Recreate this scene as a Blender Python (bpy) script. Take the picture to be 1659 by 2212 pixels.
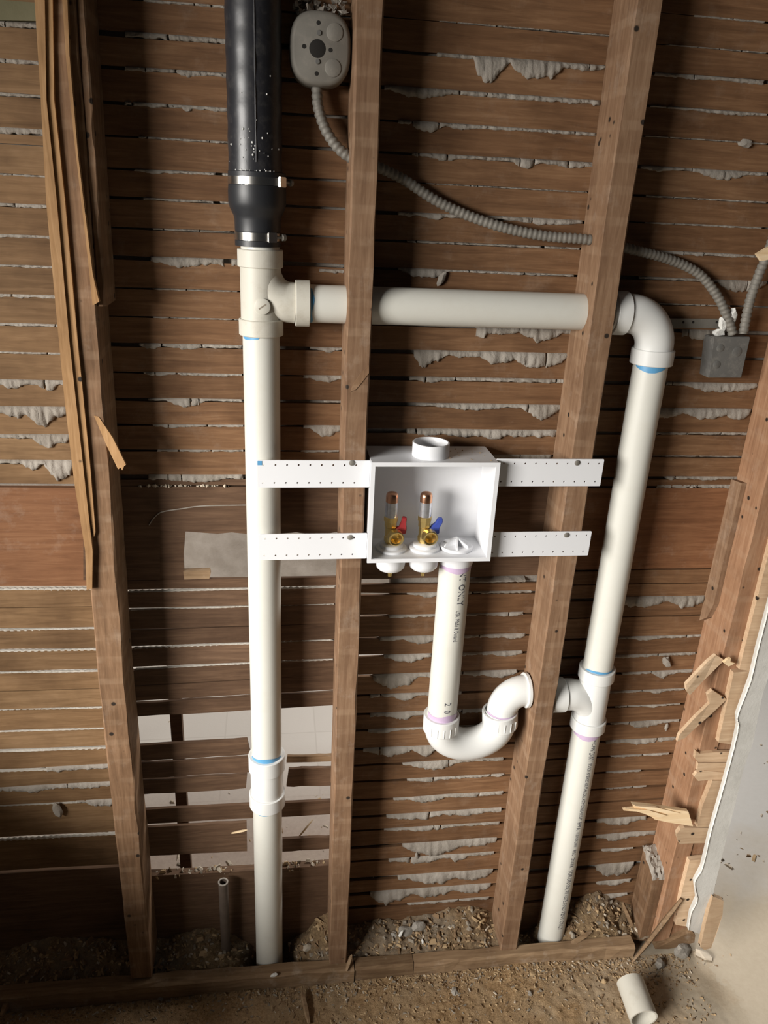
import bpy, bmesh, math, random
from mathutils import Vector, Matrix, noise
for o in list(bpy.data.objects): bpy.data.objects.remove(o)
scn = bpy.context.scene
C = scn.collection
PI = math.pi
random.seed(7)

# ------------------------------------------------------------------ camera
W, H, F = 1659.0, 2212.0, 1661.0
CAM = Vector((0.02034, -1.24462, 1.67173))
YAW, PITCH, ROLL = 0.151599, 0.380693, 0.0496337
fwd = Vector((math.sin(YAW)*math.cos(PITCH), math.cos(YAW)*math.cos(PITCH), -math.sin(PITCH)))
rt0 = Vector((math.cos(YAW), -math.sin(YAW), 0)); up0 = rt0.cross(fwd)
rt = math.cos(ROLL)*rt0 + math.sin(ROLL)*up0
up = -math.sin(ROLL)*rt0 + math.cos(ROLL)*up0
cd = bpy.data.cameras.new('camera'); cam = bpy.data.objects.new('camera', cd); C.objects.link(cam)
M3 = Matrix((rt, up, -fwd)).transposed()
cam.matrix_world = Matrix.Translation(CAM) @ M3.to_4x4()
cd.sensor_fit = 'VERTICAL'; cd.sensor_height = 24.0; cd.lens = 24.0*F/H; cd.clip_start = 0.02
scn.camera = cam

def at(px, py, Y):                       # a point of the photograph on the vertical plane at depth Y
    d = rt*((px-W/2)/F) - up*((py-H/2)/F) + fwd
    return CAM + d*((Y-CAM.y)/d.y)
def on(px, py, Z):                       # the same on a horizontal plane
    d = rt*((px-W/2)/F) - up*((py-H/2)/F) + fwd
    return CAM + d*((Z-CAM.z)/d.z)

# ------------------------------------------------------------------ light
world = bpy.data.worlds.new('world'); scn.world = world; world.use_nodes = True
bgn = world.node_tree.nodes['Background']; bgn.inputs[0].default_value = (0.86, 0.88, 0.92, 1); bgn.inputs[1].default_value = 0.016
def area(name, loc, target, sx, sy, power, col):
    l = bpy.data.lights.new(name, 'AREA'); l.shape = 'RECTANGLE'; l.size = sx; l.size_y = sy; l.energy = power; l.color = col
    o = bpy.data.objects.new(name, l); C.objects.link(o); o.location = loc
    o.rotation_euler = (Vector(target)-Vector(loc)).to_track_quat('-Z', 'Y').to_euler(); return o
area('window_daylight', (-3.60, -2.70, 2.30), (0.35, 0.0, 0.85), 2.3, 1.9, 585, (1.0, 0.965, 0.91))
area('next_room_daylight', (1.05, 1.05, 1.75), (0.75, 0.75, 0.0), 0.7, 0.7, 36, (1.0, 0.97, 0.93))
scn.view_settings.view_transform = 'Standard'; scn.view_settings.look = 'None'
scn.view_settings.exposure = 0.0; scn.view_settings.gamma = 1.0; scn.view_settings.use_curve_mapping = False

# ------------------------------------------------------------------ materials
def new_mat(name):
    m = bpy.data.materials.new(name); m.use_nodes = True
    nt = m.node_tree; b = nt.nodes['Principled BSDF']; return m, nt, b
def N(nt, t, **kw):
    n = nt.nodes.new(t)
    for k, v in kw.items(): setattr(n, k, v)
    return n
def ramp(nt, fac, stops):
    r = N(nt, 'ShaderNodeValToRGB'); e = r.color_ramp.elements
    while len(e) < len(stops): e.new(0.5)
    for i, (p, c) in enumerate(stops): e[i].position = p; e[i].color = (*c, 1)
    nt.links.new(fac, r.inputs[0]); return r.outputs[0]
def mixc(nt, fac, a, b, mode='MIX'):
    m = N(nt, 'ShaderNodeMix', data_type='RGBA', blend_type=mode)
    for i, v in ((0, fac), (6, a), (7, b)):
        if isinstance(v, (int, float)): m.inputs[i].default_value = v
        elif isinstance(v, tuple): m.inputs[i].default_value = (*v, 1)
        else: nt.links.new(v, m.inputs[i])
    return m.outputs[2]
def coords(nt, scale=(1, 1, 1), rnd=False):
    t = N(nt, 'ShaderNodeTexCoord'); mp = N(nt, 'ShaderNodeMapping'); mp.inputs['Scale'].default_value = scale
    nt.links.new(t.outputs['Object'], mp.inputs[0])
    if rnd:
        oi = N(nt, 'ShaderNodeObjectInfo'); mu = N(nt, 'ShaderNodeMath', operation='MULTIPLY'); mu.inputs[1].default_value = 37.0
        nt.links.new(oi.outputs['Random'], mu.inputs[0]); cb = N(nt, 'ShaderNodeCombineXYZ')
        for i in range(3): nt.links.new(mu.outputs[0], cb.inputs[i])
        nt.links.new(cb.outputs[0], mp.inputs['Location'])
    return mp.outputs[0]
def tex(nt, vec, scale, detail=5, rough=0.6, dist=0.0):
    n = N(nt, 'ShaderNodeTexNoise'); n.inputs['Scale'].default_value = scale; n.inputs['Detail'].default_value = detail
    n.inputs['Roughness'].default_value = rough; n.inputs['Distortion'].default_value = dist
    nt.links.new(vec, n.inputs['Vector']); return n.outputs['Fac']
def bump(nt, b, h, strength, dist=0.002):
    n = N(nt, 'ShaderNodeBump'); n.inputs['Strength'].default_value = strength; n.inputs['Distance'].default_value = dist
    nt.links.new(h, n.inputs['Height']); nt.links.new(n.outputs[0], b.inputs['Normal'])
def wood(name, dark, mid, light, axis='X', rough=0.75, holes=False, bands=False, stain=0.5, dust=0.0):
    m, nt, b = new_mat(name)
    s = {'X': (1, 14, 14), 'Z': (14, 14, 1), 'Y': (14, 1, 14)}[axis]
    v = coords(nt, s, True); v2 = coords(nt, (1, 1, 1), True)
    g = tex(nt, v, 9, 6, 0.65, 0.6)
    c = ramp(nt, g, [(0.25, dark), (0.52, mid), (0.78, light)])
    oi = N(nt, 'ShaderNodeObjectInfo')
    c = mixc(nt, 1.0, c, ramp(nt, oi.outputs['Random'], [(0, (0.80, 0.77, 0.74)), (0.5, (1, 0.96, 0.92)), (1, (1.12, 1.12, 1.12))]), 'MULTIPLY')
    st = tex(nt, v2, 7, 4, 0.6)
    c = mixc(nt, 1.0, c, ramp(nt, st, [(0.33, tuple(1-stain*k for k in (0.55, 0.6, 0.65))), (0.55, (1, 1, 1))]), 'MULTIPLY')
    if dust:
        c = mixc(nt, ramp(nt, tex(nt, v2, 22, 5, 0.7), [(0.55, (0, 0, 0)), (0.75, (dust,)*3)]), c, (0.50, 0.43, 0.35))
    h = g
    if bands:
        sp = N(nt, 'ShaderNodeSeparateXYZ'); tc = N(nt, 'ShaderNodeTexCoord'); nt.links.new(tc.outputs['Object'], sp.inputs[0])
        wv = N(nt, 'ShaderNodeMath', operation='MULTIPLY'); wv.inputs[1].default_value = 137.0; nt.links.new(sp.outputs[2], wv.inputs[0])
        sn = N(nt, 'ShaderNodeMath', operation='SINE'); nt.links.new(wv.outputs[0], sn.inputs[0])
        f = ramp(nt, sn.outputs[0], [(0.45, (0, 0, 0)), (0.8, (0.16,)*3)])
        f2 = mixc(nt, 1.0, f, ramp(nt, tex(nt, v2, 26, 3), [(0.40, (0, 0, 0)), (0.62, (1, 1, 1))]), 'MULTIPLY')
        c = mixc(nt, f2, c, (0.46, 0.33, 0.22))
    if holes:
        vo = N(nt, 'ShaderNodeTexVoronoi'); vo.inputs['Scale'].default_value = 26.0; nt.links.new(coords(nt, (1, 1, 1), True), vo.inputs['Vector'])
        d = ramp(nt, vo.outputs['Distance'], [(0.085, (1, 1, 1)), (0.13, (0, 0, 0))])
        c = mixc(nt, d, c, (0.025, 0.017, 0.012))
    nt.links.new(c, b.inputs['Base Color']); b.inputs['Roughness'].default_value = rough; b.inputs['Specular IOR Level'].default_value = 0.25
    bump(nt, b, h, 0.35, 0.0012); return m
def plaster(name, a, bcol, bs=0.7, sc=60):
    m, nt, b = new_mat(name); v = coords(nt, (1, 1, 1), True)
    n1 = tex(nt, v, sc, 6, 0.7); n2 = tex(nt, v, sc*0.2, 4, 0.6)
    c = mixc(nt, ramp(nt, n2, [(0.35, (0, 0, 0)), (0.68, (1, 1, 1))]), a, bcol)
    nt.links.new(c, b.inputs['Base Color']); b.inputs['Roughness'].default_value = 0.95; b.inputs['Specular IOR Level'].default_value = 0.1
    bump(nt, b, n1, bs, 0.004); return m
def plain(name, col, rough=0.4, metal=0.0, var=0.12, sc=25, spec=0.5, bs=0.0, dirt=None, amt=0.0):
    m, nt, b = new_mat(name); v = coords(nt, (1, 1, 1), True); n = tex(nt, v, sc, 5, 0.6)
    c = mixc(nt, n, tuple(k*(1-var) for k in col), tuple(min(1, k*(1+var)) for k in col))
    if dirt:
        c = mixc(nt, ramp(nt, tex(nt, v, sc*2.2, 6, 0.75), [(0.5, (0, 0, 0)), (0.75, (amt,)*3)]), c, dirt)
    nt.links.new(c, b.inputs['Base Color']); b.inputs['Roughness'].default_value = rough; b.inputs['Metallic'].default_value = metal
    b.inputs['Specular IOR Level'].default_value = spec
    if bs: bump(nt, b, n, bs, 0.001)
    return m

M = {}
M['lath'] = wood('lath_wood', (0.115, 0.059, 0.029), (0.183, 0.098, 0.049), (0.26, 0.150, 0.080), 'X', stain=0.55, dust=0.10)
M['lath_lit'] = wood('lath_wood_lit', (0.128, 0.074, 0.034), (0.195, 0.117, 0.058), (0.26, 0.163, 0.088), 'X', stain=0.6)  # lath wood lightened: the left bay's brighter lighting is put into the colour
M['lath_dark'] = wood('lath_wood_dark', (0.075, 0.042, 0.024), (0.12, 0.070, 0.042), (0.18, 0.11, 0.066), 'X', stain=0.5)
M['board'] = wood('board_wood', (0.15, 0.066, 0.03), (0.23, 0.108, 0.052), (0.30, 0.155, 0.08), 'X', stain=0.4, dust=0.15)
M['stud'] = wood('stud_wood', (0.150, 0.084, 0.048), (0.225, 0.137, 0.082), (0.31, 0.205, 0.13), 'Z', holes=True, bands=True, stain=0.45, dust=0.2)
M['stud_dark'] = wood('stud_wood_dark', (0.12, 0.068, 0.037), (0.20, 0.118, 0.066), (0.29, 0.18, 0.108), 'Z', holes=True, bands=True, stain=0.6, dust=0.15)
M['stud_red'] = wood('stud_wood_red', (0.215, 0.110, 0.060), (0.31, 0.172, 0.098), (0.39, 0.24, 0.148), 'Z', holes=True, bands=True, stain=0.45, dust=0.2)
M['strip'] = wood('strip_wood', (0.26, 0.145, 0.06), (0.38, 0.225, 0.105), (0.50, 0.32, 0.17), 'Z', holes=True, stain=0.5)
M['scrap'] = wood('scrap_wood', (0.47, 0.32, 0.20), (0.59, 0.43, 0.285), (0.70, 0.54, 0.38), 'X', holes=True, stain=0.3)
M['fresh'] = wood('fresh_split_wood', (0.68, 0.49, 0.28), (0.80, 0.62, 0.40), (0.88, 0.74, 0.54), 'X', stain=0.15)
M['weathered'] = wood('weathered_wood', (0.17, 0.105, 0.058), (0.27, 0.18, 0.105), (0.38, 0.27, 0.165), 'X', stain=0.6, dust=0.4)
M['plaster'] = plaster('plaster_key_grey', (0.255, 0.225, 0.190), (0.36, 0.325, 0.285))
M['plaster_back'] = plaster('plaster_coat', (0.27, 0.235, 0.20), (0.36, 0.32, 0.28))
M['plaster_wall'] = plaster('wall_plaster', (0.47, 0.455, 0.42), (0.60, 0.585, 0.55), 0.35, 40)
M['plaster_fresh'] = plaster('broken_plaster', (0.72, 0.71, 0.67), (0.82, 0.81, 0.77), 0.8, 90)
M['plaster_rope'] = plaster('ropy_plaster', (0.42, 0.385, 0.335), (0.53, 0.49, 0.435), 0.8, 90)
M['paint_green'] = plaster('old_green_paint', (0.135, 0.125, 0.075), (0.19, 0.175, 0.11), 0.3, 30)
M['pvc'] = plain('pvc_pipe', (0.625, 0.615, 0.56), 0.38, var=0.05, sc=8, dirt=(0.55, 0.51, 0.43), amt=0.25)
M['pvc_old'] = plain('pvc_dusty', (0.575, 0.55, 0.48), 0.5, var=0.06, sc=14, dirt=(0.40, 0.35, 0.27), amt=0.5)
M['pvc_new'] = plain('pvc_fitting', (0.69, 0.69, 0.67), 0.28, var=0.03, sc=10)
M['box_white'] = plain('box_plastic', (0.72, 0.725, 0.745), 0.33, var=0.02, sc=10)
M['socket'] = plain('socket_shadow', (0.16, 0.16, 0.16), 0.6)
M['blue'] = plain('blue_primer', (0.10, 0.30, 0.52), 0.4, var=0.2, sc=60)
M['purple'] = plain('purple_primer', (0.50, 0.38, 0.53), 0.4, var=0.15, sc=60)
M['ink'] = plain('printing_ink', (0.07, 0.07, 0.09), 0.6)
M['iron'] = plain('black_iron', (0.022, 0.022, 0.026), 0.36, var=0.3, sc=30, bs=0.3, dirt=(0.085, 0.08, 0.075), amt=0.6)
M['rubber'] = plain('black_rubber', (0.02, 0.021, 0.024), 0.42, var=0.2)
M['steel'] = plain('clamp_steel', (0.72, 0.70, 0.66), 0.24, 1.0, var=0.08, sc=40)
M['galv'] = plain('galvanised_steel', (0.20, 0.185, 0.16), 0.65, 0.25, var=0.2, sc=30, dirt=(0.30, 0.27, 0.23), amt=0.5)
M['galv_dark'] = plain('dull_steel', (0.16, 0.155, 0.145), 0.6, 0.3, var=0.25, sc=25, dirt=(0.36, 0.34, 0.30), amt=0.5)
M['hole'] = plain('dark_void', (0.012, 0.010, 0.008), 0.9)
M['brass'] = plain('brass', (0.80, 0.60, 0.24), 0.33, 1.0, var=0.15, sc=50)
M['copper'] = plain('copper', (0.64, 0.34, 0.21), 0.28, 1.0, var=0.12, sc=50)
M['label_foil'] = plain('foil_label', (0.62, 0.63, 0.67), 0.3, 0.85, var=0.35, sc=160)
M['red'] = plain('red_plastic', (0.45, 0.045, 0.05), 0.4)
M['bluep'] = plain('blue_plastic', (0.045, 0.075, 0.34), 0.4)
M['rock'] = plaster('rubble_grey', (0.27, 0.245, 0.21), (0.40, 0.37, 0.33), 0.9, 70)
M['rust'] = plain('rusty_iron', (0.12, 0.09, 0.07), 0.75, 0.2, var=0.3, sc=60)
M['chip_tan'] = plain('chip_tan', (0.40, 0.28, 0.155), 0.9, var=0.3, sc=90)
M['chip_brown'] = plain('chip_brown', (0.22, 0.14, 0.075), 0.9, var=0.3, sc=90)
M['chip_pale'] = plain('chip_pale', (0.50, 0.43, 0.34), 0.9, var=0.2, sc=90)
M['chip_grey'] = plain('chip_grey', (0.27, 0.23, 0.18), 0.9, var=0.25, sc=90)
# dirt: sawdust and plaster dust
def dirt_mat(name, a, b_, c_, bs=0.9, fade=False):
    m, nt, b = new_mat(name); v = coords(nt)
    n1 = tex(nt, v, 170, 6, 0.75); n2 = tex(nt, v, 9, 4, 0.6)
    c = mixc(nt, ramp(nt, n1, [(0.36, (0, 0, 0)), (0.66, (1, 1, 1))]), a, b_)
    c = mixc(nt, ramp(nt, n2, [(0.42, (0, 0, 0)), (0.66, (0.7,)*3)]), c, c_)
    if fade:                               # the sawdust thins out towards the doorway
        sp = N(nt, 'ShaderNodeSeparateXYZ'); nt.links.new(v, sp.inputs[0]); m1 = N(nt, 'ShaderNodeMath', operation='MULTIPLY_ADD'); m1.inputs[1].default_value = 0.5; nt.links.new(n2, m1.inputs[0]); nt.links.new(sp.outputs[0], m1.inputs[2])
        m2 = N(nt, 'ShaderNodeMapRange'); m2.inputs[1].default_value = 0.85; m2.inputs[2].default_value = 1.32; nt.links.new(m1.outputs[0], m2.inputs[0])
        c = mixc(nt, m2.outputs[0], c, mixc(nt, n1, (0.38, 0.315, 0.23), (0.49, 0.42, 0.325)))
    nt.links.new(c, b.inputs['Base Color']); b.inputs['Roughness'].default_value = 0.97; b.inputs['Specular IOR Level'].default_value = 0.05
    bump(nt, b, n1, bs, 0.005)
    if fade:
        bn = [n for n in nt.nodes if n.bl_idname == 'ShaderNodeBump'][0]; m3 = N(nt, 'ShaderNodeMapRange'); m3.inputs[1].default_value = 0.85; m3.inputs[2].default_value = 1.2; m3.inputs[3].default_value = bs; m3.inputs[4].default_value = 0.12
        nt.links.new(m1.outputs[0], m3.inputs[0]); nt.links.new(m3.outputs[0], bn.inputs['Strength'])
    return m
M['sawdust'] = dirt_mat('sawdust', (0.27, 0.165, 0.08), (0.54, 0.365, 0.20), (0.43, 0.315, 0.195), fade=True)
M['pit_dirt'] = dirt_mat('pit_dirt', (0.16, 0.105, 0.06), (0.34, 0.235, 0.13), (0.25, 0.21, 0.165))
M['floor'] = dirt_mat('dusty_concrete', (0.36, 0.30, 0.225), (0.47, 0.41, 0.325), (0.45, 0.40, 0.34), 0.15)
def tile_floor():
    m, nt, b = new_mat('dusty_tile_floor'); v = coords(nt)
    br = N(nt, 'ShaderNodeTexBrick'); br.offset = 0.0; br.inputs['Scale'].default_value = 1.0
    br.inputs['Brick Width'].default_value = 0.15; br.inputs['Row Height'].default_value = 0.15; br.inputs['Mortar Size'].default_value = 0.0025
    br.inputs['Color1'].default_value = (0.57, 0.53, 0.485, 1); br.inputs['Color2'].default_value = (0.60, 0.56, 0.515, 1); br.inputs['Mortar'].default_value = (0.53, 0.49, 0.445, 1)
    nt.links.new(v, br.inputs['Vector'])
    n1 = tex(nt, v, 60, 6, 0.75); n2 = tex(nt, v, 5, 4, 0.6)
    sp = N(nt, 'ShaderNodeSeparateXYZ'); nt.links.new(v, sp.inputs[0])
    mr = lambda o, a, b_: (lambda m: (m.inputs[1].__setattr__('default_value', a), m.inputs[2].__setattr__('default_value', b_), nt.links.new(o, m.inputs[0]), m.outputs[0])[3])(N(nt, 'ShaderNodeMapRange'))
    inner = mr(sp.outputs[0], 1.05, 0.95); near = mr(sp.outputs[1], 0.85, 0.45)
    mu = N(nt, 'ShaderNodeMath', operation='MULTIPLY'); nt.links.new(inner, mu.inputs[0]); nt.links.new(near, mu.inputs[1])
    conc = mixc(nt, n1, (0.47, 0.45, 0.42), (0.55, 0.53, 0.50))
    c = mixc(nt, inner, conc, br.outputs['Color'])
    c = mixc(nt, mu.outputs[0], c, mixc(nt, n1, (0.25, 0.195, 0.16), (0.45, 0.365, 0.305)))
    ad = N(nt, 'ShaderNodeMath', operation='ADD'); nt.links.new(sp.outputs[1], ad.inputs[0]); sc = N(nt, 'ShaderNodeMath', operation='MULTIPLY'); sc.inputs[1].default_value = 0.5; nt.links.new(n2, sc.inputs[0]); nt.links.new(sc.outputs[0], ad.inputs[1])
    front = mr(ad.outputs[0], 0.62, 0.32)
    c = mixc(nt, front, c, mixc(nt, n1, (0.38, 0.315, 0.23), (0.49, 0.42, 0.325)))
    nt.links.new(c, b.inputs['Base Color']); b.inputs['Roughness'].default_value = 0.9
    bump(nt, b, n1, 0.2, 0.003); return m
M['tile'] = tile_floor()

# ------------------------------------------------------------------ mesh helpers
class MB:
    def __init__(s): s.v = []; s.f = []; s.mi = []
    def add(s, vs, fs, mi=0):
        n = len(s.v); s.v += [tuple(x) for x in vs]; s.f += [tuple(i+n for i in f) for f in fs]; s.mi += [mi]*len(fs); return s
    def box(s, a, b, mi=0):
        (x0, y0, z0), (x1, y1, z1) = a, b
        return s.add([(x0,y0,z0),(x1,y0,z0),(x1,y1,z0),(x0,y1,z0),(x0,y0,z1),(x1,y0,z1),(x1,y1,z1),(x0,y1,z1)],
                     [(0,3,2,1),(4,5,6,7),(0,1,5,4),(1,2,6,5),(2,3,7,6),(3,0,4,7)], mi)
    def prism(s, front, dv, mi=0):                 # a polygon of points pushed back by vector dv
        n = len(front); back = [Vector(p)+Vector(dv) for p in front]
        fs = [tuple(range(n)), tuple(range(2*n-1, n-1, -1))] + [(i, n+i, n+(i+1) % n, (i+1) % n) for i in range(n)]
        return s.add(list(front)+back, fs, mi)
    def tube(s, pts, rad, sides=24, caps=True, mi=0):
        pts = [Vector(p) for p in pts]; n = len(pts)
        if not isinstance(rad, (list, tuple)): rad = [rad]*n
        t0 = (pts[1]-pts[0]).normalized(); u = t0.orthogonal().normalized(); vs = []; prev = t0
        for i, p in enumerate(pts):
            t = (pts[min(i+1, n-1)]-pts[max(i-1, 0)])
            t = t.normalized() if t.length > 1e-9 else prev
            q = prev.rotation_difference(t); u = (q @ u); u = (u - t*u.dot(t)).normalized(); w = t.cross(u); prev = t
            vs += [p + (u*math.cos(2*PI*k/sides)+w*math.sin(2*PI*k/sides))*rad[i] for k in range(sides)]
        fs = [(i*sides+k, i*sides+(k+1) % sides, (i+1)*sides+(k+1) % sides, (i+1)*sides+k) for i in range(n-1) for k in range(sides)]
        if caps: fs += [tuple(range(sides-1, -1, -1)), tuple(range((n-1)*sides, n*sides))]
        return s.add(vs, fs, mi)
    def lathe(s, prof, o, axis=(0, 0, 1), sides=32, closed=False, mi=0):   # prof: (radius, distance along axis)
        o = Vector(o); a = Vector(axis).normalized(); u = a.orthogonal().normalized(); w = a.cross(u); n = len(prof)
        vs = [o + a*h + (u*math.cos(2*PI*k/sides)+w*math.sin(2*PI*k/sides))*r for r, h in prof for k in range(sides)]
        m = n if closed else n-1
        fs = [(i*sides+k, i*sides+(k+1) % sides, ((i+1) % n)*sides+(k+1) % sides, ((i+1) % n)*sides+k) for i in range(m) for k in range(sides)]
        if not closed:
            if prof[0][0] > 1e-6: fs.append(tuple(range(sides-1, -1, -1)))
            if prof[-1][0] > 1e-6: fs.append(tuple(range((n-1)*sides, n*sides)))
        return s.add(vs, fs, mi)
    def build(s, name, mats, parent=None, smooth=False, bevel=0.0, sharp=40):
        me = bpy.data.meshes.new(name); me.from_pydata(s.v, [], s.f); 
        if not isinstance(mats, (list, tuple)): mats = [mats]
        for m in mats: me.materials.append(M[m])
        for p, i in zip(me.polygons, s.mi): p.material_index = i
        bm = bmesh.new(); bm.from_mesh(me); bmesh.ops.recalc_face_normals(bm, faces=bm.faces)
        if bevel: bmesh.ops.bevel(bm, geom=list(bm.edges), offset=bevel, segments=2, affect='EDGES', clamp_overlap=True)
        if smooth:
            for f in bm.faces: f.smooth = True
            for e in bm.edges:
                if len(e.link_faces) == 2 and e.calc_face_angle(0) > math.radians(sharp): e.smooth = False
        bm.to_mesh(me); bm.free()
        o = bpy.data.objects.new(name, me); C.objects.link(o)
        if parent: o.parent = parent
        return o
def tag(o, label, cat, group=None, kind=None):
    if label: o['label'] = label
    if cat: o['category'] = cat
    if group: o['group'] = group
    if kind: o['kind'] = kind
    return o
def thing(name, label, cat, group=None, loc=(0, 0, 0)):
    o = bpy.data.objects.new(name, None); C.objects.link(o); o.empty_display_size = 0.05; return tag(o, label, cat, group)
def struct(o, label=None): o['kind'] = 'structure'; return tag(o, label, None)
def arc(c, r, a0, a1, n, ex, ez):        # arc points about c in the plane of ex, ez
    c = Vector(c); ex = Vector(ex); ez = Vector(ez)
    return [c + ex*r*math.cos(a0+(a1-a0)*i/n) + ez*r*math.sin(a0+(a1-a0)*i/n) for i in range(n+1)]
def spline(pts, n=8):
    pts = [Vector(p) for p in pts]; P = [pts[0]*2-pts[1]] + pts + [pts[-1]*2-pts[-2]]; out = []
    for i in range(1, len(P)-2):
        for k in range(n):
            t = k/n; a, b, c, d = P[i-1:i+3]
            out.append(0.5*((2*b)+(c-a)*t+(2*a-5*b+4*c-d)*t*t+(3*b-a-3*c+d)*t**3))
    return out + [pts[-1]]

D = 0.086                                 # depth of the lath plane behind the stud fronts
# ------------------------------------------------------------------ floor, far walls
mb = MB()
for a, b in (((-2.5, -3.0, -0.05), (3.2, -0.014, 0.0)), ((1.035, -0.014, -0.05), (3.2, 1.78, 0.0)), ((0.8725, -0.0139, -0.05), (1.0349, 0.088, 0.004))): mb.box(a, b)
struct(mb.build('floor', 'tile'), 'dusty grey concrete floor with sawdust along the open wall')
struct(MB().box((-2.5, 0.112, -0.05), (1.034, 1.78, 0.0)).box((-2.5, -0.014, -0.30), (1.034, 0.112, -0.25)).build('floor_next_room', 'tile'), 'pale tiled floor of the next room seen through the broken laths')
struct(MB().box((-2.5, 1.78, 0.0), (3.2, 1.88, 2.5)).build('wall_far', 'plaster_back'), 'far wall of the next room')
mb = MB()                                # low wall added out of view to shade the lower left
mb.box((-0.86, -1.05, 0.0), (-0.76, 0.0, 0.72))
struct(mb.build('wall_shade_blocker', 'plaster_wall'), 'unseen low half wall added at the left to block light')
mb = MB().box((-1.45, -3.0, 0.0), (-1.35, 0.2, 0.72)).box((-1.45, -3.0, 1.98), (-1.35, 0.2, 2.5)).box((-1.45, -3.0, 0.72), (-1.35, -2.5, 1.98)).box((-1.45, -0.55, 0.72), (-1.35, 0.2, 1.98))
struct(mb.build('wall_window', 'plaster_wall'), 'plastered side wall with the window opening that lets the daylight in')
# ------------------------------------------------------------------ the lath wall
wall = bpy.data.objects.new('wall_back', None); C.objects.link(wall); struct(wall, 'stripped partition of wooden laths with plaster keys')
def lath(x0, x1, zt, zb, mat, tilt=0.0, y=D, th=0.007, name='lath', rag0=False, rag1=False, seed=None):
    rnd = random.Random(seed if seed is not None else int(zt*1e5)+int(x0*1e3)); n = 5; pr = []
    w = x1-x0
    for i in range(n+1):
        t = i/n; x = x0+w*t; dz = tilt*(t-0.5)
        j = lambda a: rnd.uniform(-a, a)
        yy = y+j(0.0010); xr0 = x1r = x
        if i == 0 and rag0: pr.append(((x+j(.012), yy, zt+dz), (x+j(.012), yy, zb+dz), (x+j(.012), yy+th, zb+dz), (x+j(.012), yy+th, zt+dz)))
        elif i == n and rag1: pr.append(((x+j(.012), yy, zt+dz), (x+j(.012), yy, zb+dz), (x+j(.012), yy+th, zb+dz), (x+j(.012), yy+th, zt+dz)))
        else:
            a, b = j(0.0009), j(0.0009)
            pr.append(((x, yy, zt+dz+a), (x, yy, zb+dz+b), (x, yy+th, zb+dz+b), (x, yy+th, zt+dz+a)))
    mb = MB(); vs = [p for q in pr for p in q]
    fs = [(i*4+k, i*4+(k+1) % 4, (i+1)*4+(k+1) % 4, (i+1)*4+k) for i in range(n) for k in range(4)] + [(3, 2, 1, 0), (n*4, n*4+1, n*4+2, n*4+3)]
    mb.add(vs, fs); return mb.build(name, mat, wall)
def zat(px, py): return at(px, py, D).z
BAYS = {
 0: (20, -0.78, -0.262, [(-95,-48),(-40,0),(58,127),(137,201),(208,275),(289,310),(312,376),(380,439),(447,506),(513,572),(577,635),(641,698),(704,759),(764,820),(829,878),(887,938),(947,993),(1002,1045),
      (1275,1311),(1312,1356),(1362,1402),(1407,1449),(1455,1491),(1493,1531),(1535,1577),(1581,1618),(1625,1661),(1667,1700),(1706,1737),(1742,1808),(1816,1880)]),
 1: (400, -0.262, 0.155, [(-60,5),(10,77),(90,152),(161,227),(235,300),(306,370),(375,431),(437,496),(500,557),(566,625),(628,686),(689,743),(751,805),(809,861),(868,917),(921,971),(976,1025),(1036,1049),
      (1253,1271),(1277,1311),(1315,1355),(1357,1391),(1396,1435),(1440,1473),(1474,1506)]),
 2: (1030, 0.155, 0.562, [(-30,51),(55,120),(128,198),(207,270),(275,337),(345,401),(404,465),(473,526),(531,585),(590,642),(648,702),(710,759),(768,816),(824,872),(880,927),(937,982),(988,1038)]),
 3: (1500, 0.562, 0.945, [(-30,32),(36,100),(104,162),(169,234),(239,299),(303,364),(371,427),(431,484),(488,545),(551,602),(608,657),(661,712),(720,770),(776,826),(834,882),(889,934),(940,984),(989,1029),(1035,1049)]),
}
BAY2B = [(1264,1281),(1287,1329),(1333,1376),(1380,1414),(1419,1456),(1461,1499),(1504,1539),(1544,1574),(1579,1614),(1619,1649),(1654,1684),(1689,1723),(1728,1759),(1764,1789),(1794,1824),(1830,1854),(1859,1892),(1899,1923),(1930,1953),(1958,2040)]
BAY3B = [(1232,1260),(1262,1289),(1296,1330),(1333,1374),(1379,1412),(1417,1450),(1455,1490),(1494,1522),(1527,1557),(1562,1595),(1600,1628),(1632,1662),(1666,1697),(1701,1725),(1729,1762),(1768,1795),(1801,1827),(1832,1859),(1868,1895),(1901,1925),(1931,2000)]
def tilt_of(bay, y):
    if bay == 1: return 0.0095*min(1, max(0, (y-1290)/190))
    if bay == 0: return -0.008*min(1, max(0, (y-1100)/200))
    if bay == 2: return -0.005*min(1, max(0, (y-1400)/300))
    return 0.0
for bay, (xr, x0, x1, rows) in BAYS.items():
    for (a, b) in rows:
        if bay == 0: mt = 'lath_lit'
        elif bay == 1: mt = 'lath' if b < 1040 else 'lath_dark'
        else: mt = 'lath'
        lath(x0+0.002, x1-0.002, zat(xr, a), zat(xr, b), mt, tilt_of(bay, a))
for (a, b) in BAY2B: lath(0.157, 0.560, zat(850, a), zat(850, b), 'lath', -0.005)
for (a, b) in BAY3B: lath(0.564, 0.943, zat(1400, a), zat(1400, b), 'lath')
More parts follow.
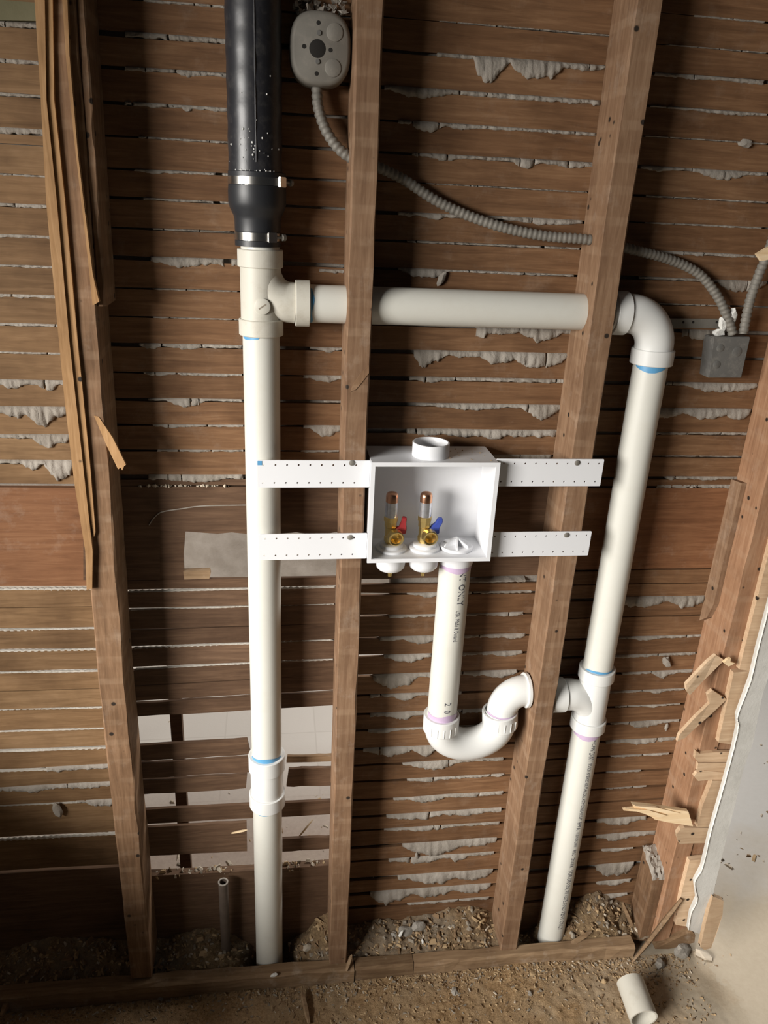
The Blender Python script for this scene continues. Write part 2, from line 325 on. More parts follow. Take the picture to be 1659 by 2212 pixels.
# wide backing boards between the laths
def board(poly, mat, y=D, th=0.012, name='backing_board'):
    return MB().prism([at(px, py, y) for px, py in poly], (0, th, 0)).build(name, mat, wall)
lath(-0.78, -0.264, zat(20, 1052), zat(20, 1266), 'board', -0.006, th=0.016, name='backing_board')
lath(-0.78, -0.264, zat(20, 1887), zat(20, 2060), 'lath_dark', -0.006, th=0.016, name='backing_board')
lath(0.564, 0.943, zat(1500, 1054), zat(1500, 1227), 'board', 0, th=0.016, name='backing_board')
lath(0.157, 0.560, zat(1000, 1045), zat(1000, 1246), 'lath_dark', 0, th=0.016, name='backing_board')
board([(180,1050),(760,1053),(760,1146),(722,1150),(690,1156),(640,1150),(560,1156),(500,1150),(470,1153),(400,1148),(345,1146),(345,1253),(180,1253)], 'lath_dark', D, 0.014)
board([(340,1145),(400,1148),(396,1200),(398,1254),(340,1256)], 'lath_dark', D+0.001, 0.01, 'board_remnant')
board([(396,1234),(453,1232),(455,1240),(452,1250),(398,1252)], 'weathered', D, 0.012, 'lath_stub')
board([(300,1893),(420,1888),(560,1880),(720,1869),(720,2080),(300,2090)], 'lath_dark', D, 0.018)
MB().tube(spline([at(px, py, D-0.0006) for px, py in ((322,1134),(333,1118),(350,1106),(392,1099),(440,1093),(535,1091))], 6), 0.0011, 5).build('split_edge', 'plaster', wall)
# broken laths of the second bay: pieces left and right of the pipe
def bl(xa, xb, ya, yb, mat='lath_dark', r0=False, r1=False, slope=-0.058, y=D, name='lath'):
    pts = []; rnd = random.Random(int(xa*7+ya*13)); n = 7
    top = [(xa+(xb-xa)*i/n, ya+slope*((xa+(xb-xa)*i/n)-400)+rnd.uniform(-1, 1)) for i in range(n+1)]
    bot = [(xa+(xb-xa)*i/n, yb+slope*((xa+(xb-xa)*i/n)-400)+rnd.uniform(-1, 1)) for i in range(n, -1, -1)]
    if r1: top[-1] = (top[-1][0]+rnd.uniform(-7, 4), top[-1][1]); bot[0] = (bot[0][0]+rnd.uniform(-7, 4), bot[0][1])
    if r0: top[0] = (top[0][0]+rnd.uniform(-3, 8), top[0][1]); bot[-1] = (bot[-1][0]+rnd.uniform(-3, 8), bot[-1][1])
    return MB().prism([at(px, py, y) for px, py in top+bot], (0, 0.007, 0)).build(name, mat, wall)
bl(280, 745, 1513, 1542)
bl(285, 540, 1605, 1638, r1=True); bl(285, 540, 1644, 1676, r1=True); bl(290, 536, 1681, 1711, r1=True)
bl(300, 745, 1745, 1775, slope=-0.05); bl(300, 536, 1783, 1845, r1=True, slope=-0.05)
bl(619, 740, 1641, 1654, 'weathered', True, slope=-0.03); bl(617, 740, 1668, 1706, 'lath_dark', True, slope=-0.03)
bl(610, 745, 1824, 1850, 'lath_dark', slope=-0.05)
# ropy plaster residue on the lath tops where the far plaster has fallen away
def bead(xa, xb, ya, yb, tilt, xr, seed):
    z0 = zat(xr, yb); hgap = max(0.003, (zat(xr, ya)-z0)*0.62); rnd = random.Random(seed); n = max(6, int((xb-xa)/0.006)); cols = []; dzt = lambda x: tilt*((x-xa)/(xb-xa)-0.5)
    for i in range(n+1):
        x = xa+(xb-xa)*i/n; ph = x*520+seed; h = hgap*(0.8+0.25*math.sin(ph)+0.25*noise.noise((x*30, seed, 0))); zb = z0+dzt(x)-0.0006
        cols.append([(x, D+0.0005+0.0006*math.sin(ph*1.0), zb), (x, D+0.0008+0.0008*math.sin(ph+1), zb+h*0.6), (x, D+0.0038, zb+h), (x, D+0.0068, zb+h*0.8), (x, D+0.007, zb)])
    m = 5; vs = [p for c in cols for p in c]
    fs = [(i*m+k, i*m+(k+1) % m, (i+1)*m+(k+1) % m, (i+1)*m+k) for i in range(n) for k in range(m)] + [tuple(range(m-1, -1, -1)), tuple(range(n*m, n*m+m))]
    MB().add(vs, fs).build('plaster_residue', 'plaster_rope', wall, smooth=True, sharp=80)
rb = [r for r in BAYS[0][3] if r[0] > 1270]
for k, (a, b) in enumerate(zip([(1052, 1266)]+rb[:-1], rb)):
    if b[0]-a[1] >= 4: bead(-0.775, -0.30, a[1], b[0], tilt_of(0, b[0]), 20, k)
rb = [r for r in BAYS[1][3] if r[0] > 1250]
for k, (a, b) in enumerate(zip(rb[:-1], rb[1:])):
    if b[0]-a[1] >= 4: bead(-0.252, 0.134, a[1], b[0], tilt_of(1, b[0]), 400, 20+k)
# other-side plaster coat behind the laths (shows in the gaps)
def coat(x0, x1, z0, z1):
    o = MB().box((x0, D+0.0115, z0), (x1, D+0.026, z1)).build('plaster_coat', 'plaster_back', wall); return o
coat(-0.80, 0.154, 1.17, 2.3); coat(0.156, 0.97, 1.11, 2.3); coat(0.245, 0.97, -0.02, 1.105); coat(-0.80, -0.27, 1.02, 1.165)
for k, (x0, x1, y0, y1) in enumerate(((0.158, 0.243, 1470, 2020),)): coat(x0, x1, zat(800, y1), zat(800, y0))

# plaster keys squeezed through the gaps
def key(xr_pts, ytop_fn, seed, prot=0.006, mat='plaster', thin=0.0):
    """xr_pts: [(px, y_bottom)], ytop_fn(px): the underside of the lath above"""
    rnd = random.Random(seed); xs = [p[0] for p in xr_pts]; x = xs[0]; cols = []
    L = xs[-1]-xs[0]; n = max(8, int(L/3.2))
    for i in range(n+1):
        px = xs[0]+L*i/n
        for k in range(len(xs)-1):
            if xs[k] <= px <= xs[k+1]+1e-6:
                t = (px-xs[k])/max(1e-6, xs[k+1]-xs[k]); yb = xr_pts[k][1]*(1-t)+xr_pts[k+1][1]*t; break
        yt = ytop_fn(px); drop = max(1.5, yb-yt)
        drop *= 1+0.22*noise.noise((px*0.10, seed*3.1, 0))+0.10*noise.noise((px*0.35, seed*3.1, 4))+rnd.uniform(-0.035, 0.035)
        e = min(1, min(i, n-i)/2.0)
        pr = prot*(0.45+0.55*min(1, drop/22))*(0.5+0.5*e)*(0.8+0.5*noise.noise((px*0.09, 1.3, seed)))
        T = at(px, yt, D); B = at(px, yt+drop, D); X = T.x; dz = T.z-B.z
        q = lambda s: rnd.uniform(-s, s)
        cols.append([(X, D+0.012, T.z+0.004), (X, D-0.0003-pr*0.25, T.z-0.0005), (X+q(.0006), D-pr*0.85+q(.0012), T.z-dz*0.28), (X+q(.0006), D-pr+q(.0014), T.z-dz*0.62),
                     (X+q(.0008), D-pr*0.75+q(.001), B.z+dz*0.06), (X, D+0.002, B.z-0.0005), (X, D+0.012, B.z)])
    m = len(cols[0]); vs = [p for c in cols for p in c]
    fs = [(i*m+k, i*m+(k+1) % m, (i+1)*m+(k+1) % m, (i+1)*m+k) for i in range(n) for k in range(m)] + [tuple(range(m-1, -1, -1)), tuple(range(n*m, n*m+m))]
    return MB().add(vs, fs).build('plaster_key', mat, wall, smooth=True, sharp=75)
def gapline(bay, xr, y):                # pixel row of a gap along the bay (level line through the gap at xr)
    z = zat(xr, y)
    def f(px):
        d0 = at(px, y-40, D).z; d1 = at(px, y+40, D).z
        return y-40 + 80*(d0-z)/(d0-d1)
    return f
sd = 100
def autokey(f, x0, x1, h, slumps=(), breaks=3, prot=0.0045):
    """a line of plaster along the gap, broken into runs, with given slumps (px0, px1, drop)"""
    global sd
    rnd = random.Random(sd); cuts = sorted([x0, x1]+[rnd.uniform(x0, x1) for _ in range(breaks)])
    for a, b in zip(cuts[:-1], cuts[1:]):
        if b-a < 14: continue
        sd += 1; n = max(2, int((b-a)/13)); pts = []
        for i in range(n+1):
            px = a+(b-a-3)*i/n
            d = h*(0.75+0.45*rnd.random())
            for (s0, s1, dr) in slumps:
                if s0 < px < s1: d = max(d, dr*(0.35+0.65*math.sin(PI*(px-s0)/(s1-s0))**0.75)*(0.93+0.14*rnd.random()))
            pts.append((px, f(px)+d))
        key(pts, f, sd, prot)
def ku(bay, y, x0, x1, h, slumps=(), breaks=2, prot=0.0045, xr=None):
    autokey(gapline(bay, xr or BAYS[bay][0], y), x0, x1, h, slumps, breaks, prot)
# bay beside the left edge
for y, h, sl in ((48,10,()),(127,10,()),(201,7,()),(275,14,()),(376,4,()),(439,8,()),(506,7,()),(572,5,()),(635,7,()),(698,6,()),(759,5,())):
    ku(0, y, -12, 150, h, sl, 1, 0.002)
ku(0, 820, -12, 200, 10, ((0,55,20),(80,125,24)), 1); ku(0, 878, -12, 150, 14, ((5,60,24),(55,118,42),(105,150,22)), 0, 0.007)
ku(0, 938, -12, 155, 10, ((78,120,32),(100,152,22)), 0, 0.006); ku(0, 993, -12, 165, 8, ((45,95,20),(100,160,48)), 0, 0.008)
ku(0, 1661, 100, 262, 9, ((110,250,14)), 0) if False else ku(0, 1661, 100, 262, 10, (), 0)
ku(0, 1700, -12, 265, 9, ((20,120,14),(120,250,12)), 1); ku(0, 1737, 165, 262, 6, ((180,262,16),), 0)
# second bay
for y, x0, x1, h, sl in ((5,310,500,6,()),(77,270,500,11,((360,380,16),)),(152,270,500,8,((300,330,12),(380,440,14))),(227,270,500,8,((322,332,22),(402,416,22),(450,458,14))),
    (300,300,500,5,()),(370,290,500,6,((300,365,9),)),(431,310,500,5,()),(496,330,500,3,()),(557,325,520,14,((330,450,20),)),(625,330,520,3,()),(686,330,520,3,()),
    (743,300,525,7,((305,350,14),(365,440,13))),(805,310,525,6,((315,365,9),)),(861,320,525,5,((365,440,18),)),(917,330,528,5,((340,400,8),)),(971,340,528,5,()),(1025,320,528,10,((330,505,16),))):
    ku(1, y, x0, x1, h, sl, 2)
for y, x0, x1, h, sl in ((570,690,745,8,()),(743,670,745,5,((690,730,12),)),(805,655,745,7,((670,735,16),)),(861,700,745,4,()),(917,655,745,6,((670,735,24),)),(971,650,735,5,())):
    ku(1, y, x0, x1, h, sl, 0)
# third bay, above the outlet box
for y, x0, x1, h, sl, br in ((51,950,1325,3,(),3),(120,945,1312,10,((1025,1090,60),(1105,1215,44),(1215,1310,14)),1),(198,830,1300,10,((845,970,22),(1060,1180,12)),2),(270,860,1290,8,((890,955,24),(960,1040,12)),4),
    (337,890,1285,8,((930,1000,14),(1110,1160,22),(1190,1280,15)),5),(401,920,1270,3,(),4),(465,860,1262,8,((920,960,16),(1100,1260,14)),2),(526,880,1255,4,(),4),(585,860,1250,5,((870,965,20),),3),
    (702,1020,1245,16,((1020,1060,30),(1130,1215,32)),1),(759,895,1230,12,((905,925,46),(920,960,26),(1040,1110,28),(1110,1225,36)),1),(816,885,1222,8,((900,950,14),),3),
    (872,900,1212,8,((945,1100,14),(1135,1210,30)),1),(927,880,1205,14,((960,1040,18),(1040,1100,22),(1090,1200,14)),1),(982,1060,1195,8,(),1)):
    ku(2, y, x0, x1, h, sl, br, 0.0065 if sl else 0.003)
# third bay, below the box
for y, x0, x1, h, sl, br in ((1258,1000,1150,4,(),1),(1281,880,1150,5,((905,950,12),),1),(1329,840,1145,5,((1060,1140,9),),2),(1376,820,1138,7,((880,940,17),(1080,1136,12)),1),(1414,830,1132,7,((840,920,17),(1060,1130,12)),1),
    (1456,806,1120,9,((810,900,30),(1040,1120,16)),1),(1499,800,1000,6,((850,900,14),),1),(1539,800,1090,7,((840,900,14),(860,885,20)),1),(1574,795,1080,4,((800,850,9),),2),(1614,785,1080,7,((800,890,18),(900,940,24)),1),
    (1649,870,1090,5,((895,985,18),),1),(1684,880,1092,5,((900,960,9),),2),(1723,850,1090,6,((885,960,14),(960,1080,9)),1),(1759,835,1086,8,((840,960,14),(960,1060,12)),1),(1789,830,1082,5,((870,980,10),),2),
    (1824,870,1076,9,((880,1000,28),(980,1070,16)),0),(1854,840,1070,6,((860,960,14),(970,1010,17)),1),(1892,860,1068,10,((890,990,24),(975,1068,20)),0),(1923,800,1064,9,((800,890,26),(890,980,20),(980,1060,18)),0),(1953,880,1060,4,(),1)):
    ku(2, y, x0, x1, h, sl, br, 0.0065, 850)
# fourth bay
for y, x0, x1, h, sl, br in ((32,1500,1659,5,(),2),(100,1440,1659,3,(),3),(162,1415,1659,9,(),2),(234,1405,1659,5,((1490,1659,9),),1),(299,1395,1659,3,(),2),(364,1385,1659,7,((1390,1450,12),(1515,1610,22)),1),(427,1390,1659,4,(),3),
    (484,1385,1650,4,(),2),(545,1400,1650,7,(),2),(602,1380,1659,5,((1555,1650,26),),1),(657,1390,1580,3,(),2),(712,1475,1560,16,((1480,1560,22),),1),(826,1440,1640,7,((1480,1640,20),),1),(882,1400,1625,12,((1400,1480,22),(1482,1570,24),(1570,1622,25)),0),
    (934,1410,1618,5,(),3),(984,1400,1605,3,(),3),(1029,1440,1600,6,((1490,1570,9),),1),(1047,1420,1590,7,(),3)):
    ku(3, y, x0, x1, h, sl, br, 0.006 if sl else 0.003)
for y, x0, x1, h, sl, br in ((1289,1310,1525,10,((1330,1445,22),(1450,1525,26)),0),(1374,1330,1520,5,((1375,1420,10),),1),(1412,1320,1505,6,((1330,1380,9),),1),(1450,1345,1500,6,((1415,1450,16),),1),(1490,1310,1480,4,((1400,1440,9),),1),(1522,1330,1485,3,((1390,1430,7),),2),
    (1557,1320,1470,5,((1360,1420,15),),1),(1595,1310,1462,7,((1350,1440,12),),1),(1628,1320,1448,4,(),1),(1662,1310,1400,3,(),1),(1697,1310,1400,2,(),1),(1762,1290,1400,8,((1300,1380,16),),0),(1795,1290,1420,8,((1300,1360,16),(1360,1415,9)),0),(1827,1300,1370,4,((1310,1350,8),),0),
    (1859,1290,1372,14,((1295,1372,28),),0),(1895,1290,1366,6,((1300,1350,12),),0),(1925,1285,1358,5,((1290,1350,9),),0)):
    ku(3, y, x0, x1, h, sl, br, 0.006, 1400)
# old painted board in the upper left corner
MB().prism([at(-60, -60, D), at(92, -55, D), at(80, 45, D), at(-60, 43, D)], (0, 0.008, 0)).build('painted_board', 'paint_green', wall)

# ------------------------------------------------------------------ studs and sill
def stud(name, x0, x1, z0, z1, mat, label, y0=0.0, y1=D-0.0005, shift=lambda z: 0.0, cat='stud', seed=1, jit=0.0008, group=None, n=36):
    rnd = random.Random(seed); vs = []; ch = 0.0022
    for i in range(n+1):
        z = z0+(z1-z0)*i/n; s = shift(z); j = lambda: rnd.uniform(-jit, jit)
        c = ch*rnd.uniform(0.4, 1.6); e = ch*rnd.uniform(0.4, 1.6)
        vs += [(x0+s+c+j(), y0+j()*0.5, z), (x1+s-e+j(), y0+j()*0.5, z), (x1+s+j()*0.5, y0+e, z), (x1+s+j()*0.5, y1, z), (x0+s+j()*0.5, y1, z), (x0+s+j()*0.5, y0+c, z)]
    fs = [(i*6+k, i*6+(k+1) % 6, (i+1)*6+(k+1) % 6, (i+1)*6+k) for i in range(n) for k in range(6)] + [tuple(range(5, -1, -1)), tuple(range(n*6, n*6+6))]
    return MB().add(vs, fs)
SILL = 0.050
lean1 = lambda z: 0.018*max(0.0, (z-0.85)/1.05)
s1 = thing('wall_stud', 'dark weathered wall stud at far left with strips of old wood nailed along it', 'stud', 'wall studs')
stud('body', -0.302, -0.256, SILL+0.012, 2.2, 'stud', None, shift=lean1, seed=3, jit=0.0014).build('body', 'stud_dark', s1)
def strip(name, poly, y, th, mat, parent, rough=0.0):
    return MB().prism([at(px, py, y) for px, py in poly], (0, th, 0)).build(name, mat, parent)
strip('nailed_strip', [(72,-40),(96,-40),(100,215),(122,430),(150,740),(187,1075),(200,1190),(199,1272),(187,1274),(184,1190),(160,1040),(140,870),(118,640),(100,440),(88,215)], -0.010, 0.010, 'strip', s1)
strip('nailed_strip', [(98,-40),(113,-40),(117,215),(140,430),(168,740),(195,1010),(206,1150),(203,1160),(184,1070),(152,740),(124,430),(103,215)], -0.006, 0.006, 'strip', s1)
strip('edge_strip', [(132,-40),(144,-40),(150,120),(168,330),(180,430),(200,590),(214,652),(200,660),(192,580),(176,440),(160,300),(142,120)], -0.010, 0.010, 'strip', s1)
stud('side_board', -0.238, -0.226, at(220, 655, 0.04).z, 2.2, 'stud_dark', None, y0=0.004, y1=D-0.002, shift=lambda z: lean1(z)-0.018, seed=8).build('side_board', 'stud_dark', s1)
sp = tag(MB().prism([at(203, 898, -0.001), at(213, 900, -0.001), at(243, 945, -0.003), at(272, 1004, -0.006), at(268, 1007, -0.006), at(264, 1016, -0.006), at(260, 1010, -0.006), at(255, 1014, -0.006), at(230, 962, -0.003)], (0.0, 0.005, 0)).build('lath_splinter', 'strip'),
    'thin splintered lath hanging askew from the leftmost stud', 'wood scrap')
s2 = tag(stud('wall_stud', 0.136, 0.1755, SILL, 2.25, 'stud', None, seed=11).build('wall_stud', 'stud'), 'rough brown wall stud just left of the white outlet box', 'stud', 'wall studs')
s3 = tag(stud('wall_stud', 0.541, 0.5825, SILL-0.004, 2.3, 'stud', None, seed=12).build('wall_stud', 'stud'), 'tall brown wall stud right of the outlet box, pierced by the horizontal white pipe', 'stud', 'wall studs')
s4 = thing('wall_stud', 'reddish brown wall stud at the right with broken laths nailed to it', 'stud', 'wall studs')
stud('body', 0.926, 0.9705, 0.03, 2.3, 'stud', None, seed=13).build('body', 'stud_red', s4)
strip('cleat', [(1587,1030),(1622,1026),(1618,1060),(1590,1200),(1560,1290),(1536,1340),(1519,1338),(1545,1225),(1580,1045)], 0.035, 0.05, 'stud', s4) if False else None
cl = MB().prism([(0.9258, 0.05, at(1590, 1040, 0.06).z), (0.9258, 0.05, at(1540, 1300, 0.06).z), (0.9258, 0.062, at(1530, 1335, 0.06).z), (0.9258, 0.0855, at(1520, 1340, D).z), (0.9258, 0.0855, at(1600, 1035, D).z)], (-0.011, 0, 0)).build('cleat', 'stud', s4)
cl2 = MB().prism([(s1x, y_, z_) for s1x, y_, z_ in ((-0.3025, 0.058, 1.06), (-0.3025, 0.058, 0.99), (-0.3025, 0.085, 0.98), (-0.3025, 0.085, 1.25), (-0.3025, 0.07, 1.25))], (-0.010, 0, 0)).build('cleat', 'stud_dark', s1)
s5 = tag(stud('door_post', 0.9715, 1.030, 0.03, 2.3, 'stud', None, y0=0.004, seed=14).build('door_post', 'stud_red'), 'wooden door post behind the broken plaster edge at far right', 'post')
strip('knot', [(757,846),(764,828),(780,806),(797,789),(797,806),(782,826),(768,842)], -0.0012, 0.002, 'stud_dark', s2)
# sill plate, in two lengths
def plate(x0, x1, zt0, zt1, label, seed, y0=-0.016, y1=0.012):
    rnd = random.Random(seed); n = max(3, int((x1-x0)/0.035)); vs = []
    for i in range(n+1):
        t = i/n; x = x0+(x1-x0)*t; zt = zt0+(zt1-zt0)*t; j = lambda a=0.0016: rnd.uniform(-a, a)
        vs += [(x, y0+j(), -0.012), (x, y0+j(0.003), zt-0.006+j()), (x, y0+0.005+j(0.002), zt+j()), (x, y1+j(), zt+j()), (x, y1, -0.012)]
    m = 5; fs = [(i*m+k, i*m+(k+1) % m, (i+1)*m+(k+1) % m, (i+1)*m+k) for i in range(n) for k in range(m)] + [tuple(range(m-1, -1, -1)), tuple(range(n*m, n*m+m))]
    return tag(MB().add(vs, fs).build('sill_plate', 'weathered'), label, 'sill', 'lengths of sill plate')
plate(-0.80, 0.192, 0.066, 0.050, 'dark length of sill plate at the foot of the thick white stack', 5)
plate(0.194, 0.330, 0.050, 0.046, 'short weathered sill piece just right of the middle stud foot', 6)
plate(0.3315, 0.872, 0.047, 0.043, 'dusty long sill plate running under the right-hand stud and pipe', 7)
tag(MB().prism([at(1415, 2050, -0.01), at(1440, 2038, -0.01), at(1495, 2012, -0.01), at(1502, 2020, -0.01), at(1500, 2036, -0.01), at(1445, 2050, -0.01)], (0, 0.02, 0.002)).build('sill_offcut', 'weathered'), 'grey splintered wood offcut at the right end of the sill', 'wood scrap')

# ------------------------------------------------------------------ plumbing
PR = 0.0302; SX, SY = 0.0, 0.045           # 2 inch pipe radius and the stack axis
def vpipe(name, x, y, z0, z1, mat, label, r=PR, cat='pipe', group='white plastic pipes', seed=0):
    t = thing(name, label, cat, group); 
    MB().lathe([(r, z0), (r, z1), (r-0.004, z1), (r-0.004, z0)], (x, y, 0), sides=40, closed=True).build('tube', mat, t, smooth=True); return t
def stain(parent, x, y, r, z, a0, a1, w, mat, up=False, seed=1, name='primer_stain'):    # a smear of primer, a thin skin on the pipe
    rnd = random.Random(seed); n = 28; vs = []; ph = rnd.uniform(0, 6)
    for i in range(n+1):
        a = a0+(a1-a0)*i/n; e = math.sin(PI*i/n)**0.5
        d = w*((0.8+0.2*e) if mat == 'purple' else (0.30+0.70*e))*(0.85+0.15*math.sin(3*a+ph)+rnd.uniform(-0.02, 0.02)); zz = z+d if up else z-d
        for rr, zq in ((r+0.0005, z), (r+0.0005, zz)): vs.append((x+rr*math.sin(a), y-rr*math.cos(a), zq))
    fs = [(2*i, 2*i+1, 2*i+3, 2*i+2) for i in range(n)]
    return MB().add(vs, fs).build(name, mat, parent, smooth=True)
def hub_prof(ro, h, ri): return [(ro-0.0012, 0), (ro, 0.0012), (ro, h-0.0012), (ro-0.0012, h), (ri, h), (ri, 0)]
def hub(parent, c, axis, h, mat, ro=0.0352, ri=0.0300, name='hub'):
    return MB().lathe(hub_prof(ro, h, ri), c, axis, sides=40, closed=True).build(name, mat, parent, smooth=True)
def print_text(parent, txt, x, y, r, ztop, a0, size, mat='ink', stretch=1.0, name='printed_lettering', zbot=None):
    cu = bpy.data.curves.new('t', 'FONT'); cu.body = txt; cu.size = size; cu.resolution_u = 2
    ob = bpy.data.objects.new('t', cu); C.objects.link(ob)
    me = bpy.data.meshes.new_from_object(ob); bpy.data.objects.remove(ob); bpy.data.curves.remove(cu)
    if zbot is not None: stretch = (ztop-zbot)/max(v.co.x for v in me.vertices)
    for v in me.vertices:
        lx, ly = v.co.x*stretch, v.co.y
        a = a0+(ly-size*0.35)/r
        v.co = (x+(r+0.0004)*math.sin(a), y-(r+0.0004)*math.cos(a), ztop-lx)
    me.materials.clear(); me.materials.append(M[mat])
    o = bpy.data.objects.new(name, me); C.objects.link(o); o.parent = parent; return o

# black cast-iron stack
bx = -0.0055
ip = thing('cast_iron_pipe', 'wet black cast iron pipe coming down from the top left', 'pipe')
rnd = random.Random(4); pr = []; n = 60
MB().lathe([(0.040+0.0005*math.sin(i*1.7), 1.70+0.65*i/n) for i in range(n+1)], (bx, SY, 0), sides=40).build('tube', 'iron', ip, smooth=True)
MB().tube([(bx+0.002, SY-0.0398, 1.72+0.62*i/30) for i in range(31)], [0.0014+0.0005*math.sin(i*2.3) for i in range(31)], 6).build('casting_seam', 'iron', ip, smooth=True)
mb = MB()
for k in range(46):                        # bright beads of water
    z = 1.708+abs(rnd.gauss(0, 0.05)) if k > 14 else 1.7085; a = rnd.uniform(-0.9, 0.9) if k <= 14 else rnd.gauss(-0.1, 0.45)
    rr = rnd.uniform(0.0007, 0.0018); c = Vector((bx+0.0403*math.sin(a), SY-0.0403*math.cos(a), z))
    mb.lathe([(0, -rr), (rr*0.7, -rr*0.7), (rr, 0), (rr*0.7, rr*0.7), (0, rr)], c, (0, 0, 1), 6)
o = mb.build('water_beads', 'pvc_new', ip, smooth=True); o['kind'] = 'stuff'
# rubber reducer and clamps
rc = thing('rubber_coupling', 'black rubber reducing coupling joining iron pipe to white tee', 'coupling')
MB().lathe([(0.0415, 1.708), (0.0435, 1.707), (0.0435, 1.6985), (0.0425, 1.698), (0.0425, 1.689), (0.0435, 1.6885), (0.0442, 1.680), (0.044, 1.664), (0.042, 1.656), (0.037, 1.646), (0.0355, 1.640), (0.0352, 1.6235), (0.0345, 1.623), (0.0345, 1.610), (0.0355, 1.6095), (0.0355, 1.6015), (0.031, 1.601)], (bx*0.6, SY, 0), sides=44).build('sleeve', 'rubber', rc, smooth=True)
for z0, z1, r, lab, ang in ((1.689, 1.7005, 0.0439, 'larger bright steel hose clamp at the top of the rubber coupling', 0.95), (1.610, 1.622, 0.0362, 'smaller bright steel hose clamp at the bottom of the rubber coupling', 0.62)):
    c = thing('hose_clamp', lab, 'clamp', 'hose clamps on the rubber coupling')
    MB().lathe([(r-0.0008, z0), (r, z0+0.0003), (r, z1-0.0003), (r-0.0008, z1)], (bx*0.6, SY, 0), sides=44, closed=True).build('band', 'steel', c, smooth=True)
    p = Vector((bx*0.6+r*math.sin(ang), SY-r*math.cos(ang), (z0+z1)/2)); tdir = Vector((math.cos(ang), math.sin(ang), 0)); nd = Vector((math.sin(ang), -math.cos(ang), 0))
    b = MB(); a, w = tdir*0.008, Vector((0, 0, 0.0072)); q = nd*0.005
    b.add([p-a-w, p+a-w, p+a+w, p-a+w, p-a-w+q, p+a-w+q, p+a+w+q, p-a+w+q], [(0,3,2,1),(4,5,6,7),(0,1,5,4),(1,2,6,5),(2,3,7,6),(3,0,4,7)]).build('worm_housing', 'steel', c, bevel=0.001)
    MB().lathe([(0.002, 0), (0.002, 0.010), (0.0050, 0.0105), (0.0050, 0.016), (0.004, 0.0165)], p+a*0.9+nd*0.003, tdir, 16).build('screw', 'galv', c, smooth=True)
# sanitary tee at the top
t = thing('sanitary_tee', 'dusty cream sanitary tee fitting under the black rubber coupling', 'pipe fitting', 'white plastic fittings')
BZ = 1.516
body = MB(); body.lathe([(0.0322, 1.488), (0.0322, 1.573)], (SX, SY, 0), sides=40)
sweep = [Vector((0.0035, SY, 1.567)), Vector((0.0055, SY, 1.552)), Vector((0.013, SY, 1.536)), Vector((0.024, SY, 1.525)), Vector((0.038, SY, 1.518)), Vector((0.056, SY, BZ))]
body.tube(spline(sweep, 5), [0.0286+0.0034*min(1, i/20) for i in range(26)], 40)
body.build('body', 'pvc_old', t, smooth=True)
hub(t, (SX, SY, 1.570), (0, 0, 1), 0.027, 'pvc_old', 0.0358); hub(t, (SX, SY, 1.464), (0, 0, 1), 0.026, 'pvc_old', 0.0358); hub(t, (0.055, SY, BZ), (1, 0, 0), 0.0235, 'pvc_old', 0.0368)
pl = MB().lathe([(0.0125, 0), (0.0125, 0.002), (0.0115, 0.0027), (0, 0.0027)], (0.003, SY-0.0315, BZ-0.003), (0, -1, 0), 28).build('plug', 'pvc_old', t, smooth=True)
ca, sa = math.cos(0.6), math.sin(0.6)
mb = MB(); vs = []
for (u, v) in ((-0.007, -0.0011), (0.007, -0.0011), (0.007, 0.0011), (-0.007, 0.0011)): vs.append(Vector((0.003+u*ca-v*sa, SY-0.0344, BZ-0.003+u*sa+v*ca)))
mb.prism(vs, (0, 0.001, 0)); mb.build('slot', 'chip_grey', pl)
stp = thing('pipe_neck', 'thin ring of white pipe with blue primer between rubber coupling and tee', 'pipe', 'white plastic pipes')
MB().lathe([(PR, 1.5965), (PR, 1.602)], (SX, SY, 0), sides=40).build('tube', 'pvc', stp, smooth=True)
# stack pipe, coupling and lower length
sp1 = vpipe('stack_pipe', SX, SY, 0.592, 1.47, 'pvc', 'long thick white vertical stack pipe left of the outlet box')
stain(sp1, SX, SY, PR, 1.464, -1.2, -0.1, 0.007, 'blue', seed=2); stain(sp1, SX, SY, PR, 0.6175, -1.35, 1.25, 0.011, 'blue', up=True, seed=3)
cp = thing('pipe_coupling', 'white slip coupling with two raised rings on the lower stack', 'pipe fitting', 'white plastic fittings')
MB().lathe([(0.0335, 0.497), (0.0335, 0.61)], (SX, SY, 0), sides=40).build('body', 'pvc_new', cp, smooth=True)
hub(cp, (SX, SY, 0.582), (0, 0, 1), 0.036, 'pvc_new', 0.0372); hub(cp, (SX, SY, 0.489), (0, 0, 1), 0.032, 'pvc_new', 0.0372)
sp2 = vpipe('stack_pipe', SX, SY, -0.045, 0.50, 'pvc', 'bottom length of the white stack going into the dark floor hole')
stain(sp2, SX, SY, PR, 0.489, -0.9, 0.5, 0.008, 'blue', seed=5)
# horizontal pipe
hp = thing('branch_pipe', 'white horizontal pipe running from the tee through the studs', 'pipe', 'white plastic pipes')
MB().lathe([(PR, 0.076), (PR, 0.612), (PR-0.004, 0.612), (PR-0.004, 0.076)], (0, SY, BZ), (1, 0, 0), 40, closed=True).build('tube', 'pvc', hp, smooth=True)
vs = []; n = 24; rnd = random.Random(8)
for i in range(n+1):
    a = -1.2+2.2*i/n; e = math.sin(PI*i/n)**0.5; w = 0.002+0.0038*e*(0.6+0.5*math.sin(4*a))
    for xx in (0.0788, 0.0788+w): vs.append((xx, SY-(PR+.0005)*math.cos(a), BZ+(PR+.0005)*math.sin(a)))
MB().add(vs, [(2*i, 2*i+1, 2*i+3, 2*i+2) for i in range(n)]).build('primer_stain', 'blue', hp, smooth=True)
